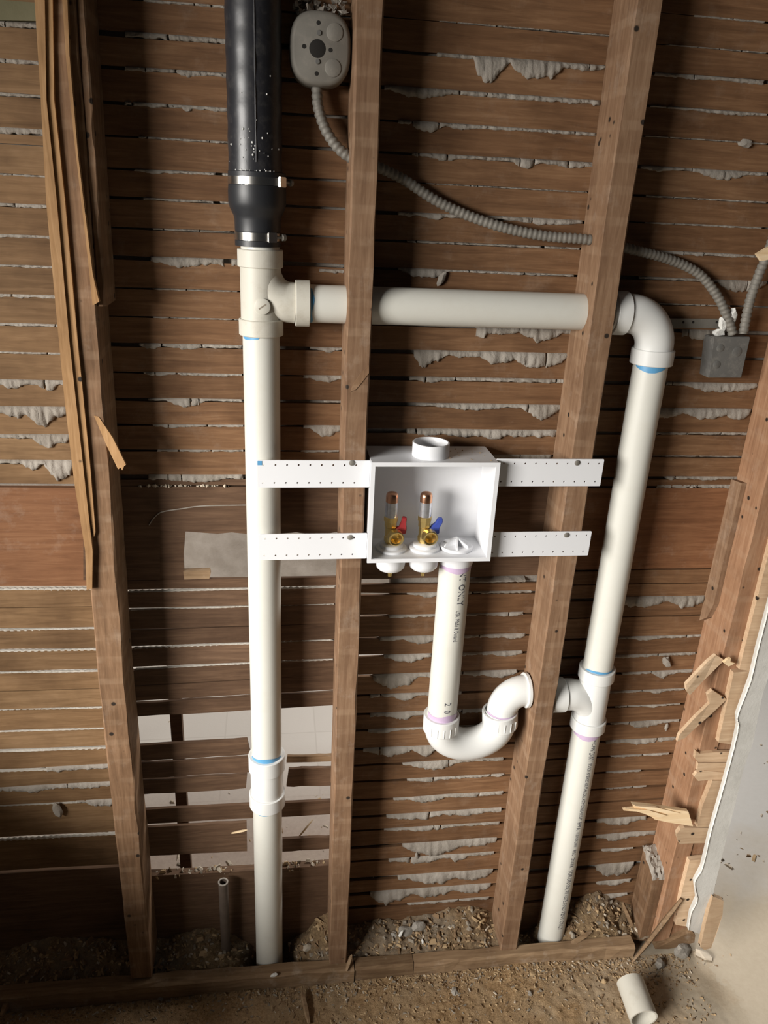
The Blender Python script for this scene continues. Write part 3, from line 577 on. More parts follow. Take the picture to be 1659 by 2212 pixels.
# right elbow
RX = 0.683
el = thing('pipe_elbow', 'glossy white elbow turning down right of the tall stud', 'pipe fitting', 'white plastic fittings')
ER = 0.056
path = [Vector((0.590, SY, BZ)), Vector((0.610, SY, BZ))] + arc((RX-ER, SY, BZ-ER), ER, PI/2, 0, 14, (1, 0, 0), (0, 0, 1)) + [Vector((RX, SY, 1.452))]
MB().tube(path, 0.0332, 40).build('body', 'pvc_new', el, smooth=True)
hub(el, (0.594, SY, BZ), (1, 0, 0), 0.026, 'pvc_new', 0.0368); hub(el, (RX, SY, 1.430), (0, 0, 1), 0.027, 'pvc_new', 0.0372)
rp1 = vpipe('riser_pipe', RX, SY, 0.775, 1.44, 'pvc', 'glossy white vertical pipe hanging from the right elbow')
stain(rp1, RX, SY, PR, 1.4305, -1.4, 0.55, 0.012, 'blue', seed=9); stain(rp1, RX, SY, PR, 0.7995, -1.3, 1.2, 0.006, 'blue', up=True, seed=10)
# lower tee
TZ = 0.733
lt = thing('sanitary_tee', 'clean white tee fitting on the right pipe joining the trap arm', 'pipe fitting', 'white plastic fittings')
body = MB(); body.lathe([(0.0328, 0.660), (0.0328, 0.790)], (RX, SY, 0), sides=40)
sw = [Vector((RX-0.002, SY, 0.688)), Vector((RX-0.006, SY, 0.700)), Vector((RX-0.016, SY, 0.715)), Vector((RX-0.030, SY, 0.727)), Vector((RX-0.048, SY, TZ)), Vector((RX-0.066, SY, TZ))]
body.tube(spline(sw, 5), [0.0290+0.0042*min(1, i/20) for i in range(26)], 40); body.build('body', 'pvc_new', lt, smooth=True)
hub(lt, (RX, SY, 0.773), (0, 0, 1), 0.026, 'pvc_new', 0.0372); hub(lt, (RX, SY, 0.647), (0, 0, 1), 0.026, 'pvc_new', 0.0372); hub(lt, (0.587, SY, TZ), (1, 0, 0), 0.030, 'pvc_new', 0.0366)
rp2 = vpipe('drain_pipe', RX, SY, 0.012, 0.655, 'pvc', 'white vertical drain pipe with a long line of printing, lower right')
stain(rp2, RX, SY, PR, 0.647, -1.45, 1.45, 0.016, 'purple', seed=11)
for txt, y0, y1, size in (('RE', 1582, 1596, 0.020), ('PVC PIPE', 1599, 1622, 0.013), ('DWV', 1625, 1646, 0.020), ('IPS SCH 40 SERIES 600 PS 46 CELL ASTM D2665 4X10 FT', 1649, 1772, 0.013), ('PPFA', 1776, 1793, 0.015), ('1120 NSF-DWV', 1797, 1830, 0.012), ('BSC', 1836, 1848, 0.013), ('2MARK', 1853, 1874, 0.013), ('FOR DRAIN, WASTE AND VENT ONLY', 1880, 2008, 0.0165)):
    f = lambda py: at(1262-(py-1590)*0.166, py, SY-PR*0.9).z
    print_text(rp2, txt, RX, SY, PR, f(y0), 0.22, size, zbot=f(y1))
# trap assembly
TX, TY = 0.357, 0.036
ta = vpipe('tailpiece_pipe', TX, TY, 0.672, 1.062, 'pvc', 'white printed drain pipe dropping from the outlet box to the trap')
stain(ta, TX, TY, PR, 1.052, -1.4, 1.4, 0.013, 'purple', seed=13); stain(ta, TX, TY, PR, 0.7035, -1.45, 1.45, 0.017, 'purple', up=True, seed=14)
print_text(ta, 'NT ONLY', TX, TY, PR, 1.046, 0.32, 0.020, stretch=0.85)
print_text(ta, 'USA  Made & Durand', TX, TY, PR, 0.962, 0.20, 0.0125, stretch=0.62)
print_text(ta, '2  0', TX, TY, PR, 0.753, 0.10, 0.019, stretch=0.9)
UX2 = 0.487; UR = (UX2-TX)/2; UZ = 0.674
ut = thing('trap_bend', 'glossy white U-shaped trap bend at the bottom of the drain pipe', 'pipe fitting', 'white plastic fittings')
pa = [Vector((TX, TY, 0.70))] + [Vector((TX+UR-UR*math.cos(PI*i/22), TY+0.009*i/22, UZ-0.052*math.sin(PI*i/22))) for i in range(23)] + [Vector((UX2, TY+0.009, 0.700))]
MB().tube(pa, [0.0335]*len(pa), 40, caps=False).build('body', 'pvc_new', ut, smooth=True)
hub(ut, (TX, TY, 0.668), (0, 0, 1), 0.036, 'pvc_new', 0.0372, 0.0302)
hub(ut, (UX2, TY+0.009, 0.664), (-0.10, 0, 1), 0.036, 'pvc_new', 0.0372, 0.0322)
for k in range(5):
    a = -0.75+0.36*k
    MB().box((-0.0006, 0, 0), (0.0006, 0.0016, 0.020)).build('grip_rib', 'pvc_new', ut).matrix_world = Matrix.Translation((TX+0.0370*math.sin(a), TY-0.0370*math.cos(a), 0.670)) @ Matrix.Rotation(a, 4, 'Z') @ Matrix.Translation((0, -0.0012, 0))
    MB().box((-0.0006, 0, 0), (0.0006, 0.0016, 0.020)).build('grip_rib', 'pvc_new', ut).matrix_world = Matrix.Translation((UX2+0.0370*math.sin(a), TY+0.009-0.0370*math.cos(a), 0.670)) @ Matrix.Rotation(a, 4, 'Z') @ Matrix.Translation((0, -0.0012, 0))
te = thing('trap_elbow', 'white trap elbow rising from the bend into the tall stud', 'pipe fitting', 'white plastic fittings')
EZ = 0.748; er = EZ-0.700
pa = [Vector((UX2, SY, 0.684))] + arc((UX2+er, SY, 0.700), er, PI, PI/2, 14, (1, 0, 0), (0, 0, 1)) + [Vector((0.5405, SY, EZ))]
MB().tube(pa, 0.0315, 40).build('body', 'pvc_new', te, smooth=True)
hub(te, (0.530, SY, EZ), (1, 0, 0), 0.008, 'pvc_new', 0.0366, 0.030, 'rim')
stain(te, UX2, SY, 0.0316, 0.6985, -1.5, 1.5, 0.006, 'purple', up=True, seed=15)
# short offcut on the floor
oc = thing('pipe_offcut', 'short dirty white pipe offcut lying on the floor at lower right', 'pipe')
A = on(1362, 2125, 0.046); B = on(1385, 2180, 0.046); A.z = B.z = 0.0465
ax = (B-A).normalized(); A = A-ax*0.004
MB().lathe([(0.031, 0), (0.031, 0.082), (0.0275, 0.082), (0.0275, 0)], (A.x, A.y, 0.048), (ax.x, ax.y, -0.10), 40, closed=True).build('tube', 'pvc_old', oc, smooth=True)

# ------------------------------------------------------------------ washing-machine outlet box
bxo = thing('outlet_box', 'white plastic washing machine outlet box fixed between two studs', 'outlet box')
X0, X1, Z0, Z1, Y0, Y1 = 0.1825, 0.4040, 1.0815, 1.2660, -0.022, 0.076
T = 0.003
def shell(mb):
    mb.box((X0, Y1-T, Z0), (X1, Y1, Z1)); mb.box((X0, Y0, Z0), (X0+T, Y1-T, Z1)); mb.box((X1-T, Y0, Z0), (X1, Y1-T, Z1))
    mb.box((X0+T, Y0, Z1-T), (X1-T, Y1-T, Z1)); mb.box((X0+T, Y0, Z0), (X1-T, Y1-T, Z0+T)); return mb
shell(MB()).build('shell', 'box_white', bxo)
b = MB(); w = 0.0058
b.box((X0-0.0015, Y0-0.002, Z0-0.0015), (X1+0.0015, Y0+0.002, Z0+w)); b.box((X0-0.0015, Y0-0.002, Z1-w), (X1+0.0015, Y0+0.002, Z1+0.0015))
b.box((X0-0.0015, Y0-0.002, Z0+w), (X0+w, Y0+0.002, Z1-w)); b.box((X1-w, Y0-0.002, Z0+w), (X1+0.0015, Y0+0.002, Z1-w)); b.build('front_rim', 'box_white', bxo)
def flange(x0, x1, z0, z1, off, n, big=None):
    cu = bpy.data.curves.new('f', 'CURVE'); cu.dimensions = '2D'; cu.fill_mode = 'BOTH'; cu.extrude = 0.0011
    def loop(pts):
        s = cu.splines.new('POLY'); s.points.add(len(pts)-1)
        for q, p in zip(s.points, pts): q.co = (p[0], p[1], 0, 1)
        s.use_cyclic_u = True
    r = 0.002; cor = []
    for (cx, cy, a) in ((x0+r, z0+r, PI), (x1-r, z0+r, 1.5*PI), (x1-r, z1-r, 0), (x0+r, z1-r, 0.5*PI)):
        cor += [(cx+r*math.cos(a+k*PI/8), cy+r*math.sin(a+k*PI/8)) for k in range(5)]
    loop(cor)
    for row in (z0+0.0085, z1-0.0085):
        for i in range(n):
            cx = x0+off+i*0.0195 + (0.002 if row > (z0+z1)/2 else 0)
            if cx > x1-0.006: continue
            loop([(cx+0.0017*math.cos(2*PI*k/8), row+0.0017*math.sin(2*PI*k/8)) for k in range(8)])
    ob = bpy.data.objects.new('f', cu); C.objects.link(ob); me = bpy.data.meshes.new_from_object(ob); bpy.data.objects.remove(ob); bpy.data.curves.remove(cu)
    for v in me.vertices: v.co = (v.co.x, -0.0015+v.co.z, v.co.y)
    me.materials.clear(); me.materials.append(M['box_white'])
    o = bpy.data.objects.new('mounting_bracket', me); C.objects.link(o); o.parent = bxo; return o
flange(-0.0085, X0-0.0005, 1.2150, 1.2640, 0.0085, 9); flange(-0.0075, X0-0.0005, 1.0790, 1.1285, 0.0085, 9)
flange(X1+0.0005, 0.6025, 1.2165, 1.2675, 0.012, 10); flange(X1+0.0005, 0.6005, 1.0780, 1.1275, 0.010, 10)
# dab of blue primer on the bracket corner
p = at(560, 1000, -0.0028); MB().box((p.x-0.003, -0.0031, p.z-0.004), (p.x+0.0045, -0.0026, p.z+0.0035)).build('primer_dab', 'blue', bxo)
for px, py, lab in ((760, 1000, 'grey screw in the upper left bracket of the outlet box'), (756, 1161, 'grey screw in the lower left bracket of the outlet box'), (1247, 1000, 'grey screw in the upper right bracket of the outlet box'), (1224, 1156, 'grey screw in the lower right bracket of the outlet box')):
    p = at(px, py, -0.004)
    s = MB().lathe([(0.0015, -0.020), (0.0015, 0.0005), (0.0048, 0.0004), (0.0050, 0.0010), (0.0040, 0.0017), (0, 0.0019)], (p.x, -0.0030, p.z), (0, -1, 0), 16).build('bracket_screw', 'galv', None, smooth=True)
    tag(s, lab, 'screw', 'screws in the outlet box brackets')
VY = 0.026
cx = at(930, 985, 0.02).x
MB().lathe([(0.0325, 0), (0.0325, 0.0235), (0.0318, 0.0245), (0.0295, 0.0245), (0.0290, 0.0235), (0.0290, 0.0)], (cx, 0.022, Z1), (0, 0, 1), 44, closed=True).build('top_collar', 'box_white', bxo, smooth=True)
VX = [at(845, 1180, VY).x, at(917, 1178, VY).x]; CX = TX
for x in VX:
    MB().lathe([(0.0285, 0), (0.0285, 0.004), (0.026, 0.0055), (0.022, 0.006), (0.0215, 0.011), (0.019, 0.0125), (0.010, 0.0125)], (x, VY, Z0+T), (0, 0, 1), 40).build('supply_collar', 'box_white', bxo, smooth=True)
    MB().lathe([(0.0275, 0), (0.0275, 0.026), (0.0262, 0.032), (0.022, 0.0365), (0.008, 0.038)], (x, VY, Z0), (0, 0, -1), 40).build('collar_nut', 'box_white', bxo, smooth=True)
MB().lathe([(0.0340, 0), (0.0340, 0.012), (0.0325, 0.030), (0.0300, 0.031)], (CX, TY, Z0), (0, 0, -1), 40).build('drain_socket', 'box_white', bxo, smooth=True)
cap = MB().lathe([(0.0305, 0), (0.0305, 0.004), (0.0290, 0.0055), (0, 0.0060)], (CX-0.004, VY, Z0+T+0.0005), (0, 0, 1), 40).build('drain_cap', 'box_white', bxo, smooth=True)
for k in range(6):
    a = 0.35+k*PI/3; u = Vector((math.cos(a), math.sin(a), 0)); v = Vector((-u.y, u.x, 0))*0.0016; c0 = Vector((CX-0.004, VY, Z0+T+0.0055))
    MB().prism([c0-v, c0+u*0.026-v, c0+u*0.024-v+Vector((0, 0, 0.005)), c0-v+Vector((0, 0, 0.0165))], v*2).build('cap_fin', 'box_white', cap)
# crumbs lying on the box top
mb = MB(); rnd = random.Random(31)
for k in range(26):
    c = Vector((rnd.uniform(X0+0.10, X1-0.01), rnd.uniform(-0.01, 0.06), Z1)); r = rnd.uniform(0.0007, 0.0022)
    mb.add([c+Vector((-r, -r, 0)), c+Vector((r, -r*0.6, 0)), c+Vector((r*0.4, r, 0)), c+Vector((0, 0, r*1.1))], [(0, 2, 1), (0, 1, 3), (1, 2, 3), (2, 0, 3)])
tag(mb.build('dust_crumbs', 'chip_tan'), 'tan crumbs lying on top of the outlet box', 'debris', kind='stuff')
# valves
for x, hm, lab in ((VX[0], 'red', 'brass valve with red handle in the outlet box'), (VX[1], 'bluep', 'brass valve with blue handle in the outlet box')):
    v = thing('shutoff_valve', lab, 'valve', 'valves in the outlet box'); zb = Z0+T+0.0128; x -= 0.003
    MB().lathe([(0.0085, -0.004), (0.0085, 0.002), (0.0105, 0.003), (0.0112, 0.012), (0.0095, 0.014), (0.0095, 0.030), (0.0112, 0.032), (0.0112, 0.042), (0.0128, 0.043), (0.0128, 0.051), (0.0110, 0.0525)], (x, VY, zb), (0, 0, 1), 8).build('body', 'brass', v)
    MB().lathe([(0.009, 0), (0.0105, 0.010), (0.0140, 0.012), (0.0140, 0.024), (0.0125, 0.0245), (0.0100, 0.0235), (0.0065, 0.012), (0.0, 0.0115)], (x+0.005, VY-0.004, zb+0.020), (0.10, -1, -0.05), 28).build('hose_outlet', 'brass', v, smooth=True)
    ar = MB().lathe([(0.0108, 0.052), (0.0112, 0.053), (0.0112, 0.094), (0.0105, 0.098), (0.0085, 0.101), (0.004, 0.1025), (0, 0.103)], (x, VY, zb-0.004), (0, 0, 1), 32).build('hammer_arrestor', 'copper', v, smooth=True)
    MB().lathe([(0.01145, 0.056), (0.01145, 0.084)], (x, VY, zb-0.004), (0, 0, 1), 32).build('foil_label', 'label_foil', ar, smooth=True)
    MB().tube([(x+0.006, VY, zb+0.024), (x+0.019, VY-0.001, zb+0.029)], 0.0048, 16).build('handle_stem', hm, v, smooth=True)
    hz = zb+0.029
    poly = [(0.015, -0.006), (0.021, -0.011), (0.028, -0.010), (0.029, 0.0), (0.0275, 0.010), (0.0285, 0.021), (0.0205, 0.0225), (0.0190, 0.012), (0.016, 0.006)] if hm == 'red' else [(0.014, -0.007), (0.021, -0.012), (0.028, -0.011), (0.0275, 0.000), (0.033, 0.012), (0.032, 0.020), (0.024, 0.019), (0.020, 0.010), (0.012, 0.004)]
    MB().prism([(x+a, VY-0.006, hz+c) for a, c in poly], (0, 0.009, 0)).build('handle', hm, v, bevel=0.0012)
    MB().lathe([(0.0048, 0), (0.0048, 0.009), (0.0036, 0.0095), (0.0036, 0.015), (0.0025, 0.016)], (x+0.003, VY, Z0-0.038), (0, 0, -1), 16).build('inlet_stub', 'brass', v, smooth=True)

# ------------------------------------------------------------------ electrical
def corr(name, ctrl, r, label, group='armoured cables'):
    pts = spline(ctrl, 40); out = [pts[0]]; rad = []; acc = 0; step = 0.0021
    for a, b in zip(pts[:-1], pts[1:]):
        L = (b-a).length; d = step-acc
        while d <= L: out.append(a+(b-a)*(d/L)); d += step
        acc = L-(d-step)
    k = [1.0, 1.04, 0.98, 0.84]
    return tag(MB().tube(out, [r*k[i % 4] for i in range(len(out))], 14).build(name, 'galv', None, smooth=True, sharp=80), label, 'cable', group)
cy = 0.058
corr('armoured_cable', [at(684, 178, 0.060), at(688, 235, 0.055), at(710, 292, 0.052), at(750, 336, 0.050), at(810, 358, 0.052), at(872, 388, 0.062), at(940, 432, 0.066), at(1010, 465, 0.066), at(1090, 492, 0.060), at(1180, 510, 0.054), at(1280, 519, 0.048),
    at(1370, 540, 0.060), at(1450, 562, 0.070), at(1510, 592, 0.070), at(1550, 640, 0.064), at(1573, 690, 0.060), at(1583, 722, 0.058)], 0.0082, 'long grey corrugated cable sagging through the studs above the white pipe')
corr('armoured_cable', [at(1765, 190, 0.06), at(1722, 330, 0.06), at(1668, 520, 0.058), at(1640, 592, 0.056), at(1620, 650, 0.055), at(1605, 722, 0.056)], 0.0085, 'short grey corrugated cable dropping into the square steel box at right')
# octagonal ceiling box
ob = thing('junction_box', 'dull steel rounded junction box with knockouts at the top', 'junction box', 'steel junction boxes')
oc_ = at(693, 104, 0.034); cx, cz = oc_.x, oc_.z
def sq(r, e, n=32):
    return [(r*math.copysign(abs(math.cos(2*PI*k/n))**e, math.cos(2*PI*k/n)), r*math.copysign(abs(math.sin(2*PI*k/n))**e, math.sin(2*PI*k/n))) for k in range(n)]
rings = [(0.041, 0.034), (0.0455, 0.0358), (0.0478, 0.041), (0.0478, 0.078)]
vs = [(cx+x*0.92, y, cz+z) for r, y in rings for x, z in sq(r, 0.72)]; n = 32
fs = [(i*n+k, i*n+(k+1) % n, (i+1)*n+(k+1) % n, (i+1)*n+k) for i in range(3) for k in range(n)] + [tuple(range(n)), tuple(range(4*n-1, 3*n-1, -1))]
MB().add(vs, fs).build('body', 'galv', ob, smooth=True, sharp=50)
def disc(parent, px, py, r, mat, name, h=0.0012):
    p = at(px, py, 0.034); return MB().lathe([(r, 0), (r, h), (r*0.9, h+0.0005), (0, h+0.0005)], (p.x, 0.0342, p.z), (0, -1, 0), 24).build(name, mat, parent, smooth=True)
disc(ob, 686, 105, 0.0120, 'hole', 'open_knockout', 0.0002)
for px, py in ((688, 49), (714, 108), (657, 100), (684, 159)): disc(ob, px, py, 0.0030, 'hole', 'screw_hole', 0.0002)
for px, py in ((723, 70), (719, 147)): disc(ob, px, py, 0.0118, 'galv', 'knockout', 0.0014)
for px, py in ((689, 71), (686, 133)): disc(ob, px, py, 0.0034, 'galv_dark', 'clamp_screw', 0.0016)
# square box with its bar
sb = thing('switch_box', 'dented square steel box with plaster smears at the right', 'junction box', 'steel junction boxes')
q = [at(1541, 728, 0.052), at(1622, 728, 0.052), at(1602, 816, 0.052), at(1530, 816, 0.052)]
MB().prism([(p.x, 0.052, p.z) for p in q], (0, 0.033, 0)).build('body', 'galv_dark', sb, bevel=0.0015)
for px, py, r in ((1556, 752, 0.007), (1548, 788, 0.007), (1592, 760, 0.009)):
    p = at(px, py, 0.052); MB().lathe([(r, 0), (r, 0.0008), (r*0.85, 0.0013), (0, 0.0013)], (p.x, 0.0522, p.z), (0, -1, 0), 20).build('knockout', 'galv_dark', sb, smooth=True)
p0 = at(1400, 690, 0.078); p1 = at(1562, 712, 0.078)
bar = MB().prism([at(1396, 688, 0.078), at(1565, 689, 0.078), at(1565, 709, 0.078), at(1396, 708, 0.078)], (0, 0.003, 0)).build('mounting_bar', 'galv', sb)
for px in (1476, 1497, 1548):
    p = at(px, 696, 0.078); MB().lathe([(0.0022, 0), (0.0022, 0.0004), (0, 0.0004)], (p.x, 0.0779, p.z), (0, -1, 0), 12).build('bar_hole', 'hole', bar)

# ------------------------------------------------------------------ chunks, scraps, rubble
def chunk(c, s, seed, mat, label, cat='debris', name='plaster_chunk', group=None, rot=0.0):
    rnd = random.Random(seed); bm = bmesh.new(); bmesh.ops.create_icosphere(bm, subdivisions=2, radius=1.0); vs = []; off = Vector((seed*1.7, seed*0.3, 0))
    R = Matrix.Rotation(rot, 3, 'Y') @ Matrix.Rotation(rnd.uniform(0, 6), 3, 'Z') if rot == 0 else Matrix.Rotation(rot, 3, 'Y')
    for v in bm.verts:
        d = 1+0.42*noise.noise(v.co*1.3+off)+0.15*noise.noise(v.co*3.5+off)
        p = v.co*d; p = Vector((p.x*s[0], p.y*s[1], p.z*s[2])); vs.append(R @ p + Vector(c))
    fs = [[v.index for v in f.verts] for f in bm.faces]; bm.free()
    o = MB().add(vs, fs).build(name, mat, None, smooth=True, sharp=28)
    return tag(o, label, cat, group)
# wads of plaster around the boxes
for i, (px, py, Y, s, lab) in enumerate(((1578, 690, 0.060, (0.009, 0.006, 0.017), 'white plaster lump between the two cables above the square box'), (1561, 700, 0.062, (0.006, 0.005, 0.014), 'white plaster sliver left of the curved cable end'), (1552, 718, 0.064, (0.012, 0.008, 0.007), 'pale plaster wad on the corner of the square box'),
    (1440, 1430, D-0.006, (0.008, 0.005, 0.016), 'pale plaster crumb hanging on the laths in the right bay'), (1440, 1570, D-0.004, (0.004, 0.003, 0.011), 'small white plaster drip on the right bay laths'), (955, 601, D-0.006, (0.006, 0.004, 0.012), 'pale plaster flake on the lath above the horizontal pipe'),
    (124, 1750, D-0.008, (0.010, 0.006, 0.018), 'grey plaster flake hanging in the left bay'), (900, 1848, D-0.004, (0.004, 0.003, 0.010), 'small pale plaster drip low in the middle bay'), (1610, 310, D-0.005, (0.013, 0.005, 0.007), 'grey plaster lump stuck on a lath at the upper right'))):
    chunk(at(px, py, Y), s, 50+i, 'plaster_fresh' if i < 3 else 'plaster', lab, 'plaster', rot={0: 0.2, 1: -0.5, 3: -0.6, 5: 0.5, 6: -0.3}.get(i, 0.01))
rnd = random.Random(9)
mb = MB()
for k in range(70):                      # crumbs of plaster packed above the round box
    px, py = rnd.uniform(640, 752), rnd.uniform(-6, 34)+max(0, rnd.uniform(-30, 20) if k % 4 == 0 else 0); c = at(px, py, rnd.uniform(0.050, 0.078)); r = rnd.uniform(0.003, 0.008)
    mb.add([c+Vector((rnd.uniform(-1, 1), rnd.uniform(-1, 1), rnd.uniform(-1, 1))).normalized()*r for _ in range(6)], [(0,1,2),(0,2,3),(0,3,4),(0,4,1),(5,2,1),(5,3,2),(5,4,3),(5,1,4)])
tag(mb.build('plaster_crumbs', 'plaster'), 'crumbly grey plaster packed above the round junction box', 'plaster', kind='stuff')

def scrap(poly, ys, th, mat, label, name='lath_scrap', group='broken lath pieces on the right', cat='wood scrap', dv=None):
    if not isinstance(ys, (list, tuple)): ys = [ys]*len(poly)
    o = MB().prism([at(px, py, y) for (px, py), y in zip(poly, ys)], dv or (0, th, 0)).build(name, mat); return tag(o, label, cat, group)
G2 = 'boards behind the plaster edge'
scrap([(1668,1165),(1720,1165),(1659,1290),(1622,1450),(1597,1446)], -0.012, 0.015, 'scrap', 'tan board beside the right-hand stud, highest behind the plaster edge', 'furring_board', G2)
scrap([(1585,1453),(1628,1449),(1590,1609),(1552,1604)], -0.013, 0.014, 'scrap', 'wide tan board piece second from the top behind the plaster edge', 'furring_board', G2)
scrap([(1539,1687),(1572,1687),(1550,1785),(1506,1787),(1518,1740)], -0.013, 0.014, 'scrap', 'tan board piece above the lowest lath stub behind the plaster edge', 'furring_board', G2)
scrap([(1490,1859),(1524,1856),(1510,2005),(1460,1998),(1472,1930)], -0.013, 0.014, 'scrap', 'lowest tan board piece behind the plaster edge near the floor', 'furring_board', G2)
G3 = 'lath stubs nailed to the right-hand stud'
scrap([(1503,1622),(1512,1628),(1540,1625),(1586,1625),(1580,1646),(1508,1646),(1501,1638)], -0.008, 0.008, 'scrap', 'upper of three short lath stubs sticking out from the plaster edge', group=G3)
scrap([(1508,1648),(1578,1648),(1572,1667),(1540,1669),(1506,1664)], -0.007, 0.007, 'scrap', 'middle of three short lath stubs sticking out from the plaster edge', group=G3)
scrap([(1499,1677),(1506,1669),(1520,1665),(1570,1669),(1566,1686),(1540,1684),(1508,1687)], -0.009, 0.008, 'scrap', 'lower of three short lath stubs with frayed pale end', group=G3)
scrap([(1462,1802),(1470,1791),(1479,1788),(1540,1789),(1532,1821),(1490,1822),(1468,1823),(1464,1812)], -0.010, 0.010, 'scrap', 'single lath stub below the bright splintered piece, with one nail', group=G3)
scrap([(1482,1479),(1528,1430),(1547,1415),(1565,1426),(1520,1470),(1490,1502),(1483,1492)], [-0.020,-0.013,-0.010,-0.010,-0.014,-0.022,-0.022], 0.008, 'scrap', 'uppermost diagonal broken lath on the right-hand stud')
scrap([(1528,1500),(1539,1491),(1570,1511),(1540,1540),(1501,1574),(1480,1594),(1463,1602),(1468,1587),(1500,1552),(1533,1520)], [-0.010,-0.010,-0.010,-0.013,-0.018,-0.022,-0.024,-0.024,-0.018,-0.012], 0.008, 'scrap', 'diagonal broken lath with hooked top below the uppermost one')
scrap([(1347,1751),(1371,1748),(1366,1738),(1400,1741),(1487,1753),(1497,1785),(1440,1776),(1414,1770),(1408,1765),(1392,1758),(1375,1753)], [-0.022,-0.022,-0.022,-0.022,-0.024,-0.024,-0.022,-0.022,-0.022,-0.022,-0.022], 0.009, 'fresh', 'bright yellow splintered lath pointing left from the right-hand stud')
for k, (poly, y) in enumerate((([(1352,1747),(1400,1750),(1440,1762),(1425,1766),(1390,1757)], -0.027), ([(1372,1741),(1420,1745),(1470,1757),(1440,1757),(1400,1749)], -0.026))):
    scrap(poly, y, 0.005, 'fresh', ('thin lower splinter peeling off the bright yellow lath', 'thin upper splinter peeling off the bright yellow lath')[k], 'wood_splinter')
scrap([(1563,1432),(1572,1424),(1579,1422),(1578,1430),(1588,1433),(1574,1440)], -0.018, 0.006, 'fresh', 'tiny curled splinter beside the uppermost diagonal lath')
scrap([(1636,549),(1659,535),(1690,525),(1690,545),(1665,560),(1646,564)], -0.004, 0.008, 'fresh', 'pale broken lath end at the right edge above the cable')
# plaster remnant ending the wall at the doorway
PE = [(1672,1270),(1655,1335),(1638,1400),(1623,1465),(1612,1495),(1593,1547),(1595,1568),(1585,1617),(1574,1658),(1561,1707),(1544,1766),(1533,1807),(1517,1875),(1501,1905),(1506,1943),(1493,1972),(1487,2008),(1512,2018)]
PF = [(1528,2000),(1544,1916),(1561,1845),(1588,1739),(1607,1658),(1626,1606),(1647,1503),(1659,1465),(1680,1380),(1712,1260)]
wr = struct(MB().prism([Vector((0.986, -0.030, 2.25))]+[at(px, py, -0.030) for px, py in PE+PF]+[Vector((1.030, -0.030, 2.25))], (0, 0.0105, 0)).build('wall_right', 'plaster_wall'), 'remaining strip of grey wall plaster with a broken white edge')
vs = []; rnd = random.Random(77); pts = spline([Vector((0.986, -0.030, 2.25)), Vector((0.984, -0.030, 1.8)), Vector((0.987, -0.030, 1.4))]+[at(px, py, -0.030) for px, py in PE[:-1]], 7)
prv = []
for i, p in enumerate(pts):
    w = 0.0009+0.0011*abs(noise.noise((i*0.31, 2.0, 0))); j = rnd.uniform(-0.0006, 0.0006)
    prv.append([(p.x-w*0.8+j, -0.0285, p.z), (p.x-w*0.3+j, -0.0325+j*0.5, p.z), (p.x+w+j, -0.0315, p.z), (p.x+w, -0.0295, p.z)])
vs = [q for r in prv for q in r]; m = 4; n = len(prv)-1
MB().add(vs, [(i*m+k, i*m+(k+1) % m, (i+1)*m+(k+1) % m, (i+1)*m+k) for i in range(n) for k in range(m)]).build('broken_edge', 'plaster_fresh', wr)
scrap([(1540,1936),(1563,1946),(1561,1975),(1551,2008),(1536,2048),(1522,2052),(1513,2046),(1522,2004),(1533,1960)], [-0.036,-0.036,-0.040,-0.046,-0.052,-0.052,-0.052,-0.046,-0.040], 0.012, 'scrap', 'orange trim piece with nail holes standing at the end of the wall', 'trim_scrap', None)
a, b = Vector(at(1366, 2076, -0.05)), Vector(at(1473, 1942, -0.018)); a = on(1366, 2078, 0.012)
tag(MB().tube([a, a.lerp(b, 0.3)+Vector((0.002, 0, 0.002)), a.lerp(b, 0.65), b], [0.003, 0.0062, 0.0070, 0.0045], 5).build('leaning_stick', 'weathered'), 'thin broken stick leaning from the floor against the right-hand stud', 'wood scrap')
# sawn-off stud stub with a plaster top
w0 = at(1412, 1900, 0.012).x; w1 = at(1447, 1899, 0.012).x; ztop = at(1430, 1898, 0.012).z; ztb = at(1390, 1828, 0.075).z
blk = thing('stud_stub', 'sawn wooden stub with crumbling plaster on top beside the right-hand stud', 'wood block')
MB().add([(w0, 0.012, 0.02), (w1, 0.012, 0.02), (w1, 0.078, 0.02), (w0, 0.078, 0.02), (w0, 0.012, ztop), (w1, 0.012, ztop), (w1, 0.078, ztb), (w0, 0.078, ztb)], [(0,3,2,1),(4,5,6,7),(0,1,5,4),(1,2,6,5),(2,3,7,6),(3,0,4,7)]).build('body', 'stud_dark', blk)
rnd = random.Random(3); gx, gy = 9, 12; vs = []; fs = []
for j in range(gy+1):
    for i in range(gx+1):
        u, v = i/gx, j/gy; e = 0 if i in (0, gx) or j in (0, gy) else 1
        vs.append((w0-0.003+(w1-w0+0.006)*u+rnd.uniform(-.002, .002), 0.010+0.070*v+rnd.uniform(-.002, .002), ztop+(ztb-ztop)*v+e*rnd.uniform(0.001, 0.011)-(0.002 if not e else 0)))
fs = [(j*(gx+1)+i, j*(gx+1)+i+1, (j+1)*(gx+1)+i+1, (j+1)*(gx+1)+i) for j in range(gy) for i in range(gx)]
MB().add(vs, fs).build('plaster_cap', 'plaster', blk)
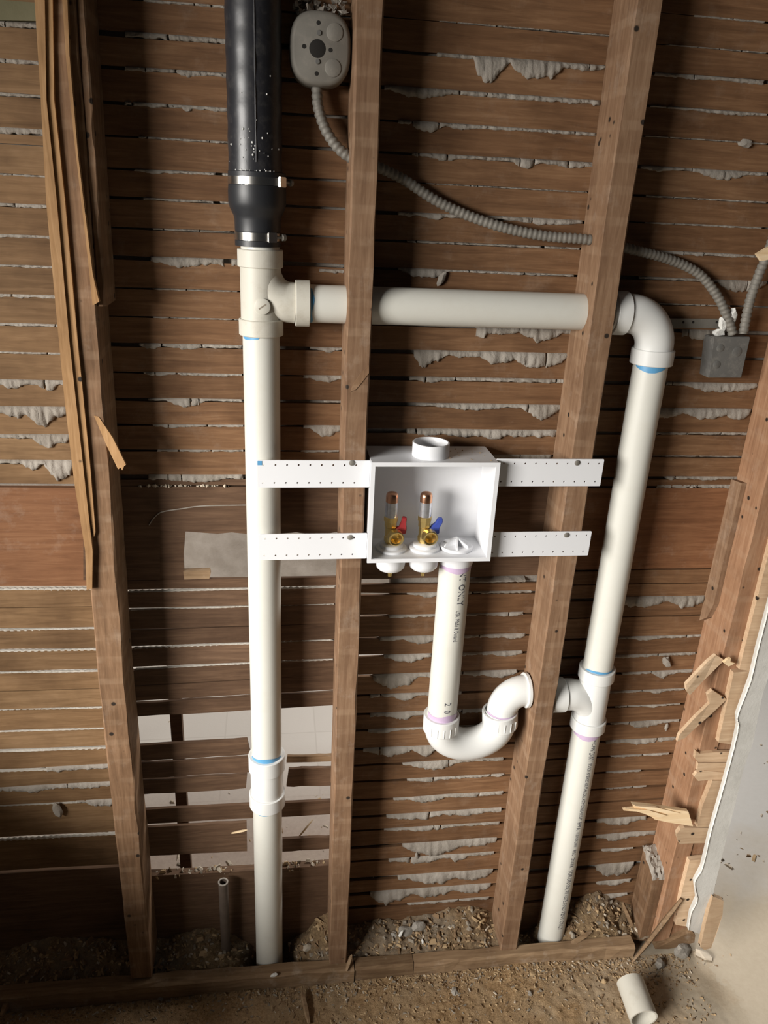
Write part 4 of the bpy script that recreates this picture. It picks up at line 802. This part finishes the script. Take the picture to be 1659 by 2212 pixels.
# iron pipe stub and the upright beyond the wall
p = at(482, 1905, 0.058)
ps = thing('pipe_stub', 'thin rusty open-ended pipe stub standing left of the stack', 'pipe')
MB().lathe([(0.0105, -0.02), (0.0105, p.z), (0.0075, p.z), (0.0075, -0.02)], (p.x, 0.058, 0), (-0.0, 0, 1), 24, closed=True).build('tube', 'rust', ps, smooth=True)
MB().lathe([(0.0110, p.z-0.001), (0.0113, p.z+0.0006), (0.0080, p.z+0.0008), (0.0078, p.z-0.001)], (p.x, 0.058, 0), (0, 0, 1), 24, closed=True).build('rim', 'plaster', ps, smooth=True)
q0 = at(404, 1560, 0.16); q1 = at(392, 1775, 0.16)
tag(MB().box((q1.x-0.008, 0.15, 0.0), (q1.x+0.016, 0.172, q0.z+0.20)).build('wooden_upright', 'lath_dark'), 'dark wooden upright seen through the gaps of the broken laths', 'post')
# rubble terrain between the sill and the laths
def hgt(x, y):
    h = 0.010*noise.noise((x*18, y*18, 0))+0.006*noise.noise((x*50, y*50, 3))+0.004*noise.noise((x*120, y*120, 5))
    back = max(0, min(1, y/0.085))
    def m(cx, w, a): return a*math.exp(-((x-cx)/w)**2)
    h += back*(m(-0.45, 0.20, 0.060)+m(-0.15, 0.075, 0.050)+m(0.135, 0.045, 0.075)+m(0.27, 0.07, 0.040)+m(0.38, 0.06, 0.035)+m(0.48, 0.07, 0.055)+m(0.79, 0.08, 0.070)+0.012)
    h += 0.010*abs(noise.noise((x*34, y*34, 9)))
    d = math.hypot(x-0.0, (y-0.045)*1.0); h += 0.028
    h -= 0.13*math.exp(-((d)/0.052)**4)
    h -= 0.05*math.exp(-((x-0.63)/0.040)**2)
    return h
nx, ny = 420, 26; vs = []; fs = []
for j in range(ny+1):
    for i in range(nx+1):
        x = -0.78+1.705*i/nx; y = 0.008+0.077*j/ny; vs.append((x, y, hgt(x, y)))
fs = [(j*(nx+1)+i, j*(nx+1)+i+1, (j+1)*(nx+1)+i+1, (j+1)*(nx+1)+i) for j in range(ny) for i in range(nx)]
tag(MB().add(vs, fs).build('wall_cavity_rubble', 'pit_dirt', None, smooth=True, sharp=180), 'brown dirt and rubble filling the bottom of the wall between sill and laths', 'rubble', kind='stuff')
# sawdust drift on the floor in front of the sill
def fh(x, y):
    t = max(0.0, 1-abs(y+0.014)/0.60)
    h = 0.020*t*(0.7+0.6*noise.noise((x*4, y*6, 7)))+0.0035*noise.noise((x*60, y*60, 1))+0.002*noise.noise((x*170, y*170, 2))
    h *= max(0.0, min(1.0, (1.14-x)/0.55)); return h-0.0015
nx, ny = 420, 110; vs = []
for j in range(ny+1):
    for i in range(nx+1):
        x = -0.8+2.05*i/nx; y = -0.42+0.406*j/ny; vs.append((x, y, fh(x, y)))
fs = [(j*(nx+1)+i, j*(nx+1)+i+1, (j+1)*(nx+1)+i+1, (j+1)*(nx+1)+i) for j in range(ny) for i in range(nx)]
tag(MB().add(vs, fs).build('sawdust_drift', 'sawdust', None, smooth=True, sharp=180), 'drift of orange sawdust and dirt on the floor before the sill', 'sawdust', kind='stuff')
# loose chips
rnd = random.Random(21); mb = MB()
def chip(c, r, mi, flat=0.45):
    R = Matrix.Rotation(rnd.uniform(0, 6.3), 3, 'Z') @ Matrix.Rotation(rnd.uniform(-0.6, 0.6), 3, 'X')
    a, b, d = r*rnd.uniform(0.8, 2.4), r*rnd.uniform(0.5, 1.0), r*rnd.uniform(0.25, 0.7)*flat*2
    k = [(-a, -b, -d), (a*rnd.uniform(.5, 1), -b*rnd.uniform(.3, 1), -d), (a*rnd.uniform(.4, 1), b, -d), (-a*rnd.uniform(.4, 1), b*rnd.uniform(.4, 1), -d), (-a*.6, -b*.5, d), (a*.5, -b*.4, d), (a*.4, b*.5, d), (-a*.5, b*.4, d)]
    mb.add([R @ Vector(p)+c for p in k], [(0,3,2,1),(4,5,6,7),(0,1,5,4),(1,2,6,5),(2,3,7,6),(3,0,4,7)], mi)
for k in range(5200):
    x = rnd.uniform(-0.75, 1.0)+(abs(rnd.gauss(0, 0.10)) if k % 9 == 0 else 0.0); y = -0.016-abs(rnd.gauss(0, 0.10)) if k % 3 else -0.017-abs(rnd.gauss(0, 0.022))
    r = rnd.choice((0.0008, 0.0011, 0.0015, 0.0020, 0.0028)); mi = rnd.choices((0, 1, 2, 3), (6, 3, 1, 2))[0]
    chip(Vector((x, y, max(0, fh(x, y))+r*0.4)), r, mi)
for k in range(1500):
    x = rnd.uniform(-0.7, 0.92); y = rnd.uniform(0.014, 0.083)
    if math.hypot(x, y-0.045) < 0.05: continue
    r = rnd.choice((0.001, 0.0015, 0.002, 0.003, 0.004)); chip(Vector((x, y, hgt(x, y)+r*0.4)), r, rnd.choices((0, 1, 2, 3), (5, 4, 1, 2))[0])
for k in range(420):
    x = rnd.uniform(-0.6, 0.92); y = rnd.uniform(0.02, 0.080)
    if math.hypot(x, y-0.045) < 0.055 or abs(x-0.63) < 0.04: continue
    r = rnd.choice((0.003, 0.0035, 0.004, 0.006)); chip(Vector((x, y, hgt(x, y)+r*0.3)), r, rnd.choices((0, 1, 2, 3), (5, 5, 0.4, 2))[0], 0.7)
tag(mb.build('wood_chips', ['chip_tan', 'chip_brown', 'chip_pale', 'chip_grey']), 'small wood and plaster chips strewn over the floor and wall cavity', 'debris', kind='stuff')
mb = MB()
for k in range(420):                     # litter on the next room's floor
    x = rnd.uniform(-0.5, 1.9); y = 0.12+abs(rnd.gauss(0, 0.35)); r = rnd.choice((0.002, 0.003, 0.005, 0.008))
    chip(Vector((x, y, r*0.3)), r, rnd.choices((0, 1, 2, 3), (2, 1, 6, 2))[0])
tag(mb.build('floor_litter', ['chip_tan', 'chip_brown', 'chip_pale', 'chip_grey']), 'crumbs of plaster littering the floor of the next room', 'debris', kind='stuff')
mb = MB()
for k in range(260):                     # crumbs lying along the top of the low backing board
    px = rnd.uniform(335, 510) if k % 2 else rnd.uniform(612, 700); yb = 1893-(px-300)*0.0575; r = rnd.choice((0.0012, 0.002, 0.003, 0.004))
    c = at(px, yb, D+0.008); chip(Vector((c.x, D+rnd.uniform(0.002, 0.016), c.z+r*0.3+rnd.random()**3*0.012)), r, rnd.choices((0, 1, 2, 3), (2, 1, 5, 2))[0], 0.8)
for k in range(70):
    px = rnd.uniform(300, 500); c = at(px, 1049, D+0.006); r = rnd.choice((0.001, 0.0016, 0.0024)); chip(Vector((c.x, D+rnd.uniform(-0.002, 0.006), c.z+r)), r, 2, 0.8)
tag(mb.build('ledge_crumbs', ['chip_tan', 'chip_brown', 'chip_pale', 'chip_grey'], wall), None, None, kind='stuff')
# single stones one can pick out
for i, (px, py, z, s, mat, lab) in enumerate((
    (1474, 2052, 0.012, (0.024, 0.015, 0.017), 'rock', 'rounded grey stone below the sill offcut at right'),
    (1292, 1965, 0.055, (0.050, 0.030, 0.038), 'pit_dirt', 'big dusty lump of rubble right of the printed drain pipe'),
    (982, 2142, 0.012, (0.012, 0.008, 0.006), 'rock', 'small grey stone on the sawdust below the middle stud bay'),
    (1144, 2148, 0.012, (0.005, 0.005, 0.009), 'plaster', 'small pale pebble on the sawdust left of the pipe offcut'),
    (876, 2016, 0.055, (0.022, 0.013, 0.024), 'rock', 'slanted grey slab of mortar behind the sill in the middle bay'),
    (848, 2030, 0.045, (0.020, 0.010, 0.022), 'rock', 'dark grey mortar chunk left of the slanted slab'),
    (905, 2000, 0.075, (0.018, 0.010, 0.012), 'rock', 'grey mortar piece on top of the middle bay heap'),
    (866, 2018, 0.070, (0.004, 0.003, 0.011), 'plaster_fresh', 'white plaster sliver on the middle bay heap'),
    (913, 2034, 0.058, (0.006, 0.003, 0.005), 'plaster_fresh', 'small white flake right of the middle bay heap'),
    (663, 2048, 0.050, (0.011, 0.007, 0.011), 'chip_pale', 'pale tan stone between the stack and the middle stud'),
    (345, 2154, 0.012, (0.011, 0.006, 0.006), 'plaster', 'pale flake on the dark floor at lower left'),
    (593, 2106, 0.058, (0.009, 0.005, 0.003), 'plaster_fresh', 'white crumb lying on the sill below the stack'),
    (1520, 2062, 0.004, (0.020, 0.014, 0.007), 'chip_pale', 'flat pinkish mortar flake at the foot of the orange trim piece'),
    (1425, 2080, 0.012, (0.014, 0.010, 0.008), 'rock', 'brown stone beside the foot of the leaning stick'),
    (1305, 2120, 0.010, (0.007, 0.005, 0.006), 'chip_tan', 'tan pebble just left of the pipe offcut'),
    (1150, 2105, 0.014, (0.010, 0.007, 0.007), 'chip_tan', 'tan stone in front of the sill below the tall stud'))):
    chunk(on(px, py, z), s, 200+i, mat, lab, 'stone', 'rubble_stone', 'loose stones', rot=0.3 if i in (4, 7) else 0)
# wood bits in the cavity
def stick(p0, p1, w, mat, label, name='wood_splinter'):
    p0, p1 = Vector(p0), Vector(p1)
    tag(MB().tube([p0, p0.lerp(p1, 0.35), p0.lerp(p1, 0.8), p1], [w*0.5, w, w*0.9, w*0.3], 5).build(name, mat), label, 'wood scrap', 'wood splinters')
stick(on(1220, 2048, 0.035), on(1278, 2012, 0.06), 0.006, 'weathered', 'grey splinter beside the foot of the printed drain pipe')
stick(at(1345, 1950, 0.06), at(1368, 2005, 0.04), 0.006, 'weathered', 'grey splintered wood left of the sawn stub')
stick(on(748, 2098, 0.05), at(760, 2062, 0.005), 0.005, 'weathered', 'short upright splinter at the foot of the middle stud')
stick(on(668, 2212, 0.012), on(652, 2140, 0.02), 0.006, 'weathered', 'dark stick on the floor at the bottom centre')
stick(on(2, 2195, 0.03), on(30, 2130, 0.05), 0.008, 'weathered', 'dim grey stick at the bottom left corner')
stick(on(95, 2085, 0.06), on(158, 2070, 0.075), 0.006, 'weathered', 'grey splinter in the dark rubble at lower left')
stick(at(642, 1812, 0.10), at(676, 1770, 0.10), 0.0022, 'fresh', 'thin orange splinter on a lath between stack and middle stud')
stick(at(500, 1800, D-0.004), at(534, 1793, D-0.004), 0.0028, 'fresh', 'pale split grain on the broken lath left of the stack')
